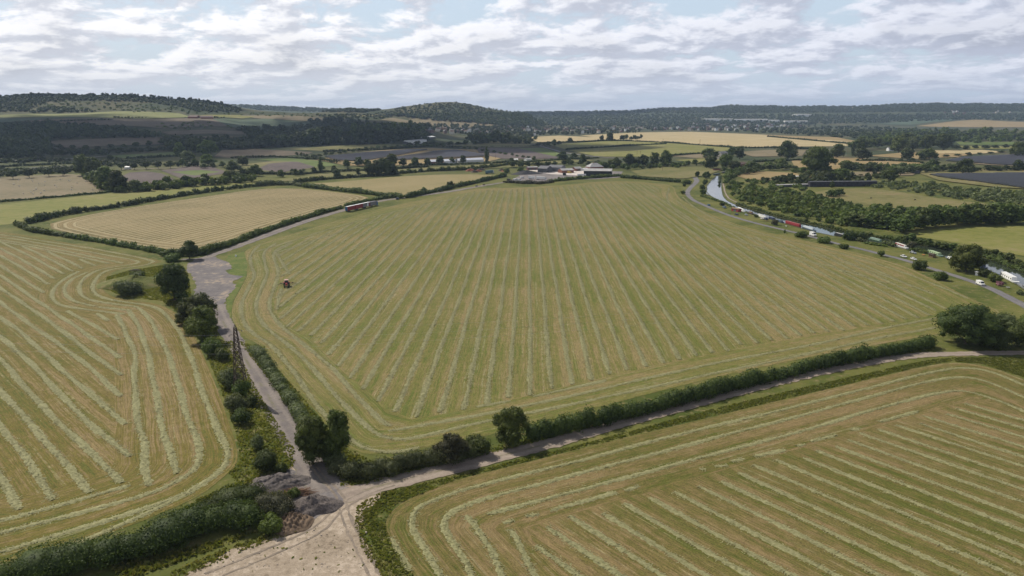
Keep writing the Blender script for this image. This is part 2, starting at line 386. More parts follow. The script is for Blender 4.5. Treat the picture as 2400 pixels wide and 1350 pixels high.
def crown_lobes(rg, w, h, base, k=9, shape='round'):
    """crown of width w whose foliage runs from base to h"""
    H = h - base; out = []
    if shape == 'poplar':
        for i in range(6):
            t = i / 5; rr = w / 2 * (1 - .55 * abs(t - .42) * 1.5) * (1 if t < .8 else .7)
            out.append((rg.uniform(-.06, .06) * w, rg.uniform(-.06, .06) * w, base + H * (.1 + .78 * t), rr, rr, H * .17))
        return out
    out.append((0, 0, base + H * .48, w * .36, w * .36, H * .44))
    for i in range(k):
        a = 6.283 * (i + rg.uniform(-.3, .3)) / k; t = rg.uniform(.22, .82); q = math.sin(math.pi * min(max(t * .85 + .12, 0), 1)); rd = w * .5 * q * rg.uniform(.52, .74)
        rr = w * rg.uniform(.15, .23)
        out.append((rd * math.cos(a), rd * math.sin(a), base + H * t, rr, rr, rr * rg.uniform(.7, 1.0) * min(H / w * 1.1, 1.4)))
    for i in range(3):
        a = rg.uniform(0, 6.28); rr = w * rg.uniform(.14, .2); rd = w * .14
        out.append((rd * math.cos(a), rd * math.sin(a), base + H * .84, rr, rr, rr * .8))
    for i in range(k + 3):
        a = rg.uniform(0, 6.28); t = rg.uniform(.15, .95); q = math.sin(math.pi * min(max(t * .85 + .12, 0), 1)); rr = w * rg.uniform(.07, .12); rd = w * .5 * q * rg.uniform(.8, 1.0)
        out.append((rd * math.cos(a), rd * math.sin(a), base + H * t, rr, rr, rr * .8))
    return out
def trunk_mb(rg, h, r, base, w):
    mb = MB(); top = base + (h - base) * .55
    p0 = Vector((0, 0, -.3)); p1 = Vector((rg.uniform(-.1, .1) * r * 4, rg.uniform(-.1, .1) * r * 4, max(base * .9, .8)))
    mb.rod(p0, p1, r * 1.25, 8, r * .8); mb.rod(p1, (p1.x * 1.5, p1.y * 1.5, top), r * .8, 7, r * .3)
    for i in range(5):
        a = 6.283 * i / 5 + rg.uniform(-.4, .4); z0 = base * .7 + (h - base) * .06 * i
        mb.rod((p1.x, p1.y, max(z0, .5)), (math.cos(a) * w * .3, math.sin(a) * w * .3, z0 + (h - base) * .35), r * .4, 5, r * .12)
    return mb
BARK = mat('bark', (.10, .08, .06), .9, var=.3, scale=3)
def tree_at(name, px, py, hpx, wpx, fol, label, cat='tree', group=None, shape='round', detail=None, basef=.14, seed=None, haspart=True, k=9):
    p = G(px, py); s = mpp(p); h, wd = hpx * s, wpx * s
    if py > 560: h *= 1.0
    rg = np.random.default_rng(seed if seed is not None else int(px * 7 + py * 13))
    d = depth(p); ls = max(.30, d * .0016) if detail is None else detail
    area = 3.2 * wd * h; n = int(min(area / (ls * ls) * 2.4, 16000)); n = max(n, 120)
    lb = crown_lobes(rg, wd, h, h * basef, k, shape)
    V, Fc, tn = leaf_geo(lb, n, ls, rg)
    root = empty(name, tuple(p), rg.uniform(0, 6.28)); tag(root, label, cat, group)
    me = raw_mesh(name + '_crown', V, Fc, tn); link('crown', me, FOL[fol], root)
    trunk_mb(rg, h, max(h * .028, .12), h * basef, wd).build('trunk', BARK, root)
    return root
def bush_at(px, py, hpx, wpx, fol, label, cat='bush', group=None, name='bush', k=7, ysq=1.0):
    p = G(px, py); s = mpp(p); h, wd = hpx * s, wpx * s
    rg = np.random.default_rng(int(px * 3 + py * 17)); ls = max(.26, depth(p) * .0015)
    lb = [(0, 0, h * .42, wd * .33, wd * .33 * ysq, h * .46)]
    for i in range(k):
        a = 6.283 * i / k + rg.uniform(-.4, .4); rr = wd * rg.uniform(.16, .26); rd = wd * .3 * rg.uniform(.6, 1)
        lb.append((rd * math.cos(a), rd * math.sin(a) * ysq, h * rg.uniform(.25, .6), rr, rr, min(rr, h * .4) * rg.uniform(.8, 1.1)))
    n = int(max(min(2.6 * wd * h / (ls * ls) * 2.4, 9000), 90)); V, Fc, tn = leaf_geo(lb, n, ls, rg)
    me = raw_mesh(name, V, Fc, tn); return tag(link(name, me, FOL[fol], None, tuple(p)), label, cat, group)
def hedge(P, wd, ht, fol, label, rag=.25, gap=0.0, group=None, name='hedge', cat='hedge', step=None, ls=None, zlift=0.0):
    """continuous hedge along ground points P"""
    P = resample(np.asarray(P)[:, :2], (step or wd * .42)); rg = np.random.default_rng(abs(int(P[0, 0] * 7 + P[0, 1] * 3)) + 5)
    o0 = np.array([P[0, 0], P[0, 1], float(height(P[0, 0], P[0, 1]))]); lb = []
    for i, q in enumerate(P):
        if rg.random() < gap: continue
        rr = wd * .5 * rg.uniform(.8, 1.25); hh = ht * (1 + rg.normal(0, rag * .5)) + .18 * ht * math.sin(i * .23) ; z = float(height(q[0], q[1])) - o0[2]
        hh = max(hh, ht * .35)
        lb.append((q[0] - o0[0] + rg.normal(0, wd * .08), q[1] - o0[1] + rg.normal(0, wd * .08), z + hh * .46, rr, rr, hh * .54))
    dmid = math.hypot(*P[len(P) // 2]); ls = ls or max(.28, dmid * .0016); ln = len(lb) * (step or wd * .42)
    n = int(min((wd + 2 * ht) * ln / (ls * ls) * 2.2, 90000))
    V, Fc, tn = leaf_geo(lb, n, ls, rg, core=.82)
    me = raw_mesh(name, V, Fc, tn); return tag(link(name, me, FOL[fol], None, tuple(o0)), label, cat, group)
def clump_field(name, pts, hts, wds, fol, label, nq=26, core=ICO1, cat=None):
    """many far tree or bush crowns that read as one mass"""
    pts = np.asarray(pts); n = len(pts); rg = np.random.default_rng(n + 3)
    cv, cf = core; nv, nf = len(cv), len(cf)
    sc = np.stack([wds / 2, wds / 2 * rg.uniform(.8, 1.2, n), hts / 2], 1)
    cen = pts + np.stack([np.zeros(n), np.zeros(n), hts * .48], 1)
    CV = cen[:, None, :] + cv[None] * (sc[:, None, :] * rg.uniform(.72, 1.0, (n, nv, 1)))
    CF = cf[None] + (np.arange(n) * nv)[:, None, None]
    d = rg.normal(size=(n, nq, 3)); d /= np.linalg.norm(d, axis=2)[..., None]; d[..., 2] = np.where(d[..., 2] < -.3, -d[..., 2], d[..., 2])
    Pq = cen[:, None] + d * sc[:, None] * rg.uniform(.82, 1.18, (n, nq, 1))
    nr = d + rg.normal(0, .5, d.shape); nr /= np.linalg.norm(nr, axis=2)[..., None]
    a = np.cross(nr, rg.normal(size=d.shape)); a /= np.linalg.norm(a, axis=2)[..., None]; b = np.cross(nr, a)
    s_ = (wds * .13)[:, None, None] * rg.uniform(.6, 1.4, (n, nq, 1))
    Q = np.stack([Pq - a * s_ - b * s_, Pq + a * s_ - b * s_, Pq + a * s_ + b * s_, Pq - a * s_ + b * s_], 2).reshape(-1, 3)
    V = np.vstack([CV.reshape(-1, 3), Q]); F3 = CF.reshape(-1, 3); F4 = np.arange(n * nq * 4).reshape(-1, 4) + n * nv
    tt = rg.uniform(.2, .75, n); tn = np.concatenate([np.clip(np.repeat(tt, nf) + rg.normal(0, .08, n * nf), 0, 1), np.clip(np.repeat(tt, nq) + rg.normal(.05, .2, n * nq), 0, 1)])
    o = link(name, raw_mesh(name, V, [F3, F4], tn), FOL[fol]); return tag(o, label, cat, kind='stuff')
def area_pts(poly, dx, dy, jit=.5, keep=1.0):
    """jittered places inside a photo-space outline, put on the ground"""
    A = np.array(poly, float); lo, hi = A.min(0), A.max(0); out = []
    for yy in np.arange(lo[1], hi[1] + .01, dy):
        for xx in np.arange(lo[0], hi[0], dx):
            if rng.random() > keep: continue
            q = (xx + rng.uniform(-jit, jit) * dx * 2, yy + rng.uniform(-jit, jit) * dy)
            if inside(np.array([q]), A)[0]: out.append(G(*q))
    return np.array(out)
print('helpers ready')

# ================================================================== THE LARGE STRUCTURE
GRASS = ground_mat('rough_grass', [(.075, .095, .020), (.125, .135, .036), (.205, .175, .075)], .03, .35, 2.2, mix3=.45)
def build_ground():
    ys = np.concatenate([np.linspace(-400, 1100, 26), np.linspace(1130, 3400, 130), np.geomspace(3420, 16000, 110)])
    us = np.linspace(-1.25, 1.25, 260); V = []
    for y in ys:
        X = us * max(y, 700) * 1.0; V.append(np.stack([X, np.full_like(X, y), height(X, np.full_like(X, y))], 1))
    V = np.vstack(V); nx = len(us); i, j = np.meshgrid(np.arange(len(ys) - 1), np.arange(nx - 1), indexing='ij'); a = (i * nx + j).ravel()
    me = raw_mesh('ground', V, np.stack([a, a + 1, a + nx + 1, a + nx], 1), smooth=True)
    m = bpy.data.materials.new('ground_cover'); m.use_nodes = True; N = NT(m.node_tree); b = N.n['Principled BSDF']; b.inputs['Roughness'].default_value = .9; b.inputs['Specular IOR Level'].default_value = .1
    P = N.new('ShaderNodeNewGeometry').outputs['Position']
    y_ = N.sep(P)[1]
    p1 = N.noise(P, .0035, 6, .62); p2 = N.noise(P, .03, 5, .65); p3 = N.noise(P, 2.2, 4, .7); p4 = N.noise(P, .3, 4, .6)
    near = N.mix(N.ss(p2, .35, .65), (.070, .092, .020), (.150, .150, .042)); near = N.mix(N.ss(p4, .5, .75), near, (.215, .175, .080))
    farc = N.mix(N.ss(p1, .42, .58), (.045, .060, .026), (.105, .098, .048)); farc = N.mix(N.m('MULTIPLY', N.ss(p2, .45, .62), .7), farc, (.05, .068, .028))
    vf = N.mix(N.ss(p2, .3, .7), (.040, .058, .026), (.070, .088, .036))
    c = N.mix(N.ss(y_, 900, 1500), near, farc); c = N.mix(N.ss(y_, 4600, 6200), c, vf)
    g = N.m('ADD', N.m('MULTIPLY', N.m('SUBTRACT', p3, .5), .9), 1.0); c = N.mix(1.0, c, N.xyz(g, g, g), 'MULTIPLY')
    N.put(b.inputs['Base Color'], c)
    o = link('ground', me, m, None, (0, 0, -.06)); tag(o, kind='structure'); return o
build_ground()

# --- mown hay fields round the camera -------------------------------------------------
def ang_of(a, b):
    A, B = G(*a), G(*b); return math.atan2(B[1] - A[1], B[0] - A[0])
vp = ray(1238, YH); A1 = math.atan2(vp[1], vp[0])
F1 = [(570, 591), (578, 618), (582, 645), (562, 680), (545, 712), (543, 735), (545, 752), (566, 787), (609, 806), (643, 853), (693, 914), (739, 960), (780, 1020), (813, 1052), (859, 1066), (905, 1061), (1000, 1048), (1150, 1020), (1400, 954), (1650, 890), (1900, 835), (2185, 785), (2250, 775), (2330, 752),
      (2349, 731), (2312, 717), (2238, 681), (2191, 657), (2127, 626), (2052, 604), (1960, 581), (1875, 561), (1800, 545), (1745, 532), (1690, 513), (1615, 480), (1584, 458), (1582, 434), (1500, 426), (1420, 423), (1340, 432), (1200, 441), (1140, 441), (1075, 447), (1040, 458), (960, 474), (900, 487), (780, 520), (640, 562), (590, 578)]
F2 = [(-330, 520), (0, 541), (120, 562), (250, 586), (360, 607), (385, 613), (352, 620), (300, 628), (270, 633), (242, 655), (240, 680), (262, 695), (300, 702), (380, 713), (430, 745), (462, 800), (485, 850), (512, 920), (540, 1000), (557, 1055), (556, 1090), (520, 1122), (465, 1165), (350, 1215), (200, 1270), (60, 1312), (0, 1330), (-250, 1370), (-500, 1250), (-600, 900)]
F3 = [(970, 1350), (918, 1279), (899, 1227), (925, 1188), (990, 1153), (1087, 1120), (1217, 1088), (1347, 1055), (1510, 1016), (1700, 970), (1900, 922), (1995, 900), (2090, 877), (2173, 857), (2232, 849), (2303, 855), (2400, 889), (2560, 955), (2900, 1110), (3600, 1500), (3400, 2100), (1900, 1900), (1150, 1600)]
F4 = [(95, 530), (180, 508), (300, 487), (460, 464), (600, 443), (690, 441), (780, 449), (868, 461), (850, 471), (820, 480), (740, 501), (640, 535), (560, 564), (490, 585), (425, 584), (380, 584), (300, 573), (200, 556)]
F5 = [(700, 433), (820, 424), (940, 413), (1060, 408), (1140, 409), (1172, 414), (1120, 424), (1060, 437), (1000, 447), (960, 456), (935, 459), (860, 450), (770, 440)]
a2 = ang_of((0, 645), (284, 839)); a3 = ang_of((1396, 1192), (1640, 1338)); a4 = ang_of((430, 545), (850, 455))
GR, OL, TN, PL = (.112, .120, .024), (.170, .143, .044), (.248, .185, .085), (.335, .300, .165)
H1 = hay_mat('hay_main', A1, 0.0, 7.0, 19.5, (.120, .142, .030), (.176, .162, .048), (.250, .196, .088), (.335, .305, .172))
H2 = hay_mat('hay_left', a2, 0.0, 9.5, 30.0, GR, (.164, .134, .034), (.250, .186, .086), PL)
H3 = hay_mat('hay_right', a3, 0.0, 6.8, 27.0, (.100, .110, .022), (.155, .130, .042), (.232, .170, .078), PL)
H4 = hay_mat('hay_stubble', a4, 0.0, 6.6, 18.0, (.115, .100, .036), (.200, .158, .066), (.285, .220, .108), (.40, .34, .20), swath=.13)
H5 = hay_mat('hay_strip', ang_of((700, 433), (1100, 409)), 0.0, 9.0, 8.0, (.230, .200, .080), (.270, .225, .105), (.330, .265, .135), (.36, .31, .17))
W1, W2, W3 = [np.array(smooth_poly(GG(f), 2)) for f in (F1, F2, F3)]
W4, W5 = [np.array(smooth_poly(GG(f), 1)) for f in (F4, F5)]
sheet('hay_field', W1, H1, 9, .0, edge=True, label='large mown hay field with rows of cut grass in the middle')
sheet('hay_field', W2, H2, 5, .0, edge=True, label='mown hay field on the left with broad pale swaths')
sheet('hay_field', W3, H3, 5, .0, edge=True, label='mown hay field in the lower right corner')
sheet('stubble_field', W4, H4, 9, .0, edge=True, label='tan striped stubble field beyond the left hay field')
sheet('stubble_field', W5, H5, 12, .0, edge=True, label='narrow pale stubble field before the farmyard')

# --- windrows ------------------------------------------------------------------------
def zc(ox, oy, k): return lambda pts: [(ox + x / k, oy + y / k) for x, y in pts]
Z1, Z2, Z3, Z4, Z5, Z7, ZB = zc(0, 500, 3.375), zc(0, 880, 2.872), zc(520, 560, 2.597), zc(860, 1000, 3.077), zc(1600, 900, 3), zc(1900, 680, 4.218), zc(760, 900, 3.97)
rows2 = [[(0, 565), (151, 642)], [(0, 581), (130, 653)], [(0, 598), (116, 666)], [(0, 620), (102, 687)], [(-60, 617), (0, 645), (92, 706), (184, 772), (284, 839)],
         [(-60, 636), (0, 672), (120, 757), (286, 879)], [(-90, 650), (0, 707), (128, 800), (223, 872), (285, 929)], [(-100, 680), (0, 743), (80, 802), (160, 880), (292, 995)], [(-100, 712), (0, 787), (90, 870), (180, 962), (303, 1071)],
         [(-100, 760), (0, 841), (60, 908), (150, 1000), (284, 1132)], [(-110, 800), (0, 908), (100, 1030), (209, 1155)], [(-110, 860), (0, 998), (70, 1092), (124, 1172)], [(-120, 950), (-60, 1030), (0, 1113), (43, 1195)], [(-200, 960), (-100, 1100), (-50, 1190)],
         [(53, 576), (172, 636)], [(110, 589), (195, 629)], [(187, 607), (225, 623)], [(160, 728), (276, 796)], [(228, 734), (256, 752)],
         [(-200, 532), (0, 548), (118, 568), (250, 588), (330, 604), (358, 611), (360, 614), (341, 622), (300, 627), (258, 631), (232, 643), (219, 660), (216, 678), (234, 697), (296, 708), (367, 717), (409, 758), (444, 826), (466, 885), (487, 950), (515, 1019), (534, 1058), (526, 1088), (498, 1117), (411, 1169), (313, 1218), (200, 1266), (104, 1301), (0, 1329), (-150, 1355)],
         [(-160, 543), (0, 555), (118, 574), (230, 594), (300, 607), (329, 614), (310, 620), (270, 625), (219, 635), (192, 657), (184, 684), (207, 704), (296, 717), (326, 719), (364, 767), (400, 835), (415, 890), (432, 967), (460, 1030), (468, 1068), (460, 1098), (432, 1120), (366, 1155), (209, 1197), (0, 1251), (-150, 1290)],
         [(-120, 552), (0, 561), (100, 579), (200, 598), (290, 617)], [(-60, 560), (30, 570), (110, 585), (190, 603), (256, 618)],
         [(207, 638), (166, 654), (148, 678), (160, 704), (222, 718)], [(184, 636), (133, 663), (119, 690), (130, 710), (157, 719), (292, 736)], [(231, 719), (296, 727)],
         [(299, 725), (326, 767), (350, 826), (359, 880), (376, 1002), (392, 1050), (414, 1110)], [(276, 737), (299, 787), (317, 835), (311, 880), (324, 984), (343, 1037), (338, 1089), (352, 1138)], [(306, 1139), (139, 1186), (0, 1221), (-100, 1245)], Z2([(1300, 780), (860, 930), (300, 1100), (0, 1195)])]
rows1 = [Z3([(230, 35), (165, 100), (180, 170), (207, 225), (160, 300), (112, 400), (122, 500), (190, 580), (310, 650), (380, 730), (440, 810), (560, 990), (640, 1090), (740, 1190), (830, 1260), (930, 1290), (1060, 1300), (1200, 1270)]),
         Z3([(330, 25), (245, 80), (262, 150), (282, 220), (240, 300), (203, 400), (212, 475), (300, 570), (400, 640), (480, 705), (560, 790), (700, 960), (830, 1100), (940, 1190), (1050, 1225), (1200, 1208), (1558, 1120)]) + [(1360, 943), (1650, 880), (1900, 829), (2042, 794), (2192, 768)],
         Z3([(420, 20), (305, 75), (325, 140), (352, 210), (310, 310), (278, 410), (320, 490), (430, 590), (520, 655), (600, 720), (690, 800), (750, 880), (870, 1010), (960, 1105), (1020, 1140)]), Z3([(330, 80), (410, 215)]), Z3([(365, 300), (335, 430)]),
         [(911, 1011), (1037, 988), (1148, 968), (1360, 923), (1650, 856), (1900, 809), (1995, 787), (2090, 765), (2194, 746)], [(1118, 954), (1195, 940)], [(1250, 930), (1420, 892)],
         [(1600, 462), (1640, 497), (1720, 530), (1850, 565), (1990, 598), (2100, 632), (2200, 670), (2270, 700)], [(1585, 470), (1630, 508), (1720, 545), (1850, 583), (1990, 618), (2100, 655), (2190, 690)], [(1568, 440), (1560, 470), (1600, 510), (1700, 555), (1830, 595), (1960, 628), (2080, 665)],
         [(1180, 449), (1330, 441), (1430, 434), (1560, 441)], [(1180, 458), (1330, 449), (1440, 442), (1545, 447)], [(600, 590), (700, 560), (800, 528), (930, 494), (1060, 466), (1150, 455)], [(650, 592), (740, 562), (850, 528), (980, 496), (1100, 470)]]
rows3 = [Z4([(620, 1200), (530, 1077), (470, 980), (420, 900), (350, 790), (318, 740), (318, 650), (355, 590), (400, 560), (540, 505), (700, 450), (1100, 345), (1600, 235), (2000, 118)]) + [(1640, 1008), (1800, 968), (1900, 943), (1995, 919), (2101, 891), (2196, 870), (2251, 861), (2315, 867), (2400, 903), (2560, 985), (2700, 1080)],
         Z4([(830, 1200), (740, 1077), (700, 960), (640, 870), (575, 770), (556, 700), (585, 640), (700, 570), (1000, 480), (1500, 350), (2000, 215)]) + [(1640, 1034), (1900, 967), (2019, 936), (2137, 903), (2241, 882), (2303, 889), (2400, 929), (2560, 1015)],
         Z4([(870, 635), (1100, 570), (1500, 470), (2000, 340)]) + [(1600, 1083), (1833, 1023), (2033, 963), (2230, 912), (2300, 925), (2400, 962), (2560, 1050)], Z4([(720, 640), (780, 700), (850, 820), (910, 900), (980, 1077), (1010, 1200)]),
         Z4([(1020, 745), (1060, 790), (1120, 900), (1160, 990), (1220, 1077), (1300, 1200)]), Z4([(985, 700), (1060, 682)]), Z4([(1150, 650), (1240, 632)]), Z4([(1320, 605), (1560, 540), (1800, 475)]), Z4([(1860, 460), (1960, 430)]), Z5([(120, 600), (160, 605)]), Z5([(220, 575), (310, 568)]), Z5([(350, 548), (440, 530)]), Z5([(500, 508), (720, 462)]), Z5([(800, 435), (860, 425)]), Z5([(900, 405), (1080, 360)]), Z5([(1180, 325), (1240, 310)]), Z5([(1380, 265), (1650, 190)]), Z4([(1220, 860), (1400, 985), (1560, 1100), (1700, 1200)]), Z4([(180, 800), (240, 920), (320, 1040)])]
def along_rows(ang, poly, inset, offs, start_ok=None):
    """straight rows inside an outline, clipped where they come nearer than inset to its border"""
    d = np.array([math.cos(ang), math.sin(ang)]); n = np.array([math.sin(ang), -math.cos(ang)]); out = []
    P2 = np.asarray(poly)[:, :2]; lo, hi = (P2 @ d).min(), (P2 @ d).max()
    for o in offs:
        t = np.arange(lo, hi, 2.0); L = n * o + d * t[:, None]; ok = inside(L, P2)
        if ok.any(): ok[ok] = seg_dist(L[ok], P2) > (inset + rng.uniform(-1.5, 1.5))
        k = np.nonzero(ok)[0]
        if len(k) < 6: continue
        for g in np.split(k, np.nonzero(np.diff(k) > 1)[0] + 1):
            if len(g) > 8: out.append(L[g])
    return out
rx = np.asarray(W1); r1 = along_rows(A1, W1, 19.5, -19.75 - 7.0 * np.arange(-60, 60))
q = G(1396, 1192); n3 = np.array([math.sin(a3), -math.cos(a3)]); o3 = q[:2] @ n3
o3b = G(1276, 1224)[:2] @ n3; sp3 = abs(o3b - o3) / 2; print('row spacing 3', sp3)
r3 = along_rows(a3, W3, 28.5, o3 + 6.8 * np.arange(-60, 90)); r3 = [L for L in r3 if L[:, 0].max() - L[:, 0].min() > 10]
def swath_mat(k):
    m = bpy.data.materials.new('cut_grass'); m.use_nodes = True; N = NT(m.node_tree); b = N.n['Principled BSDF']; b.inputs['Roughness'].default_value = .85; b.inputs['Specular IOR Level'].default_value = .2
    P = N.new('ShaderNodeNewGeometry').outputs['Position']; t = N.attr('tint')
    c = N.mix(N.ss(N.noise(P, 1.4, 4, .7), .3, .7), (.180, .176, .072), (.320, .308, .155)); c = N.mix(N.m('MULTIPLY', t, .45), c, (.38, .355, .19)); c = N.mix(N.ss(N.noise(P, 3.5, 3, .7), .60, .72), c, (.10, .11, .045))
    N.put(b.inputs['Base Color'], N.mix(1.0, c, (k, k, k), 'MULTIPLY')); return m
def windrows(name, lines, width, hgt, step, label, tuft=3.0, ts=.5, k=1.0, wob=1.0, core=1.0):
    SW = swath_mat(k)
    Vs, Fs, Tn, o = [], [], [], 0; Fq = []
    rg = np.random.default_rng(5)
    for L in lines:
        L = np.asarray(L)[:, :2]; P = resample(smooth_poly(L, 2, False) if len(L) > 2 else L, step); n = len(P)
        if n < 3: continue
        t = np.gradient(P, axis=0); t /= np.linalg.norm(t, axis=1)[:, None] + 1e-9; nn = np.stack([-t[:, 1], t[:, 0]], 1)
        s = np.arange(n) * step; ww = width * (1 + .18 * np.sin(s / 6.1 + rg.uniform(0, 6)) + rg.normal(0, .16, n)) * np.where((np.arange(n) < 2) | (np.arange(n) > n - 3), .55, 1)
        P = P + nn * wob * (.35 * np.sin(s / 23 + rg.uniform(0, 6)) + .16 * np.sin(s / 7.3 + rg.uniform(0, 6)) + rg.normal(0, .06, n))[:, None]
        prof = [(-.5, -.02), (-.3, .55), (-.03, 1.0), (.27, .6), (.5, -.02)]
        V = np.stack([np.column_stack([P + nn * (a * ww * core + rg.normal(0, .12, n))[:, None], np.maximum(h_ * hgt * (1 + rg.normal(0, .22, n)), .02 if h_ > 0 else -.01)]) for a, h_ in prof], 1)
        Vs.append(V.reshape(-1, 3)); i = np.arange(n - 1)[:, None] * 5; j = np.arange(4)[None]; a = (i + j).ravel() + o
        Fs.append(np.stack([a, a + 5, a + 6, a + 1], 1)[:, ::-1]); o += 5 * n; Tn.append(rg.uniform(0, .6, len(a)))
    # loose wisps raked out beside each row
    Qs = []
    for V in Vs:
        n = int(len(V) / 5 * tuft); q_ = rg.integers(0, len(V) // 5, n); c = V[q_ * 5 + 2]; sd = V[q_ * 5 + 4] - V[q_ * 5]; sd /= np.linalg.norm(sd, axis=1)[:, None] + 1e-9
        P = c + sd * (rg.normal(0, width * .34, n))[:, None]; P[:, 2] = rg.uniform(.04, .06 + hgt * .95, n) * np.exp(-(np.linalg.norm(P[:, :2] - c[:, :2], axis=1) / (width * .5)) ** 2) + .03
        a = sd * rg.uniform(.3, 1, n)[:, None] + rg.normal(0, .45, (n, 3)); a[:, 2] *= .2; a /= np.linalg.norm(a, axis=1)[:, None]; b = np.cross(a, [0, 0, 1.0]) + rg.normal(0, .15, (n, 3)); b /= np.linalg.norm(b, axis=1)[:, None]
        s1 = ts * rg.uniform(.5, 1.5, n)[:, None] * .5; Qs.append(np.stack([P - a * s1 - b * s1 * .3, P + a * s1 - b * s1 * .25, P + a * s1 + b * s1 * .3, P - a * s1 + b * s1 * .25], 1).reshape(-1, 3))
    Q = np.vstack(Qs); F4 = np.arange(len(Q)).reshape(-1, 4) + o
    V = np.vstack(Vs + [Q]); tn = np.concatenate(Tn + [rg.uniform(0, 1, len(F4))])
    return tag(link(name, raw_mesh(name, V, np.vstack(Fs + [F4]), tn), SW, None, (0, 0, .005)), label, 'cut grass', kind='stuff')
windrows('cut_grass', [GG(r) for r in rows2], 1.9, .20, .6, 'broad pale swaths of cut grass lying on the left hay field', 9, .5, 1.0, .9, .95)
windrows('cut_grass', [GG(r) for r in rows1] + r1, 2.0, .13, .8, 'long converging swaths of cut grass across the large middle field', 11, .5, .90, .5, .85)
windrows('cut_grass', [GG(r) for r in rows3] + r3, 1.7, .15, .6, 'slanting swaths of cut grass on the lower right field', 9, .45, .98, .7, .85)

# --- all other fields: (name, colours, outline, rows direction) ------------------------
def gm(k):
    T_ = {'yg': [(.150, .165, .035), (.200, .195, .055), (.240, .210, .085)], 'green': [(.085, .125, .030), (.115, .155, .040), (.150, .170, .060)],
          'olive': [(.110, .120, .035), (.165, .155, .055), (.210, .180, .085)], 'tan': [(.150, .130, .070), (.200, .165, .095), (.240, .190, .118)],  # tan darkened in place of cloud shade over the left pasture
          'wheat': [(.360, .290, .150), (.430, .345, .185), (.480, .390, .220)], 'plough': [(.085, .068, .062), (.120, .095, .085), (.150, .120, .105)],
          'brown': [(.115, .092, .062), (.150, .120, .080), (.185, .150, .100)], 'teal': [(.060, .095, .055), (.080, .115, .065), (.105, .130, .075)],
          'bright': [(.180, .200, .070), (.215, .225, .085), (.240, .240, .100)], 'meadow': [(.125, .120, .040), (.180, .165, .060), (.230, .180, .090)],
          'chalk': [(.36, .33, .28), (.44, .41, .36), (.5, .47, .41)], 'gold': [(.240, .180, .080), (.290, .215, .100), (.330, .245, .125)]}
    return ground_mat('field_' + k, T_[k], .012, .12, .8, mix3=.2)
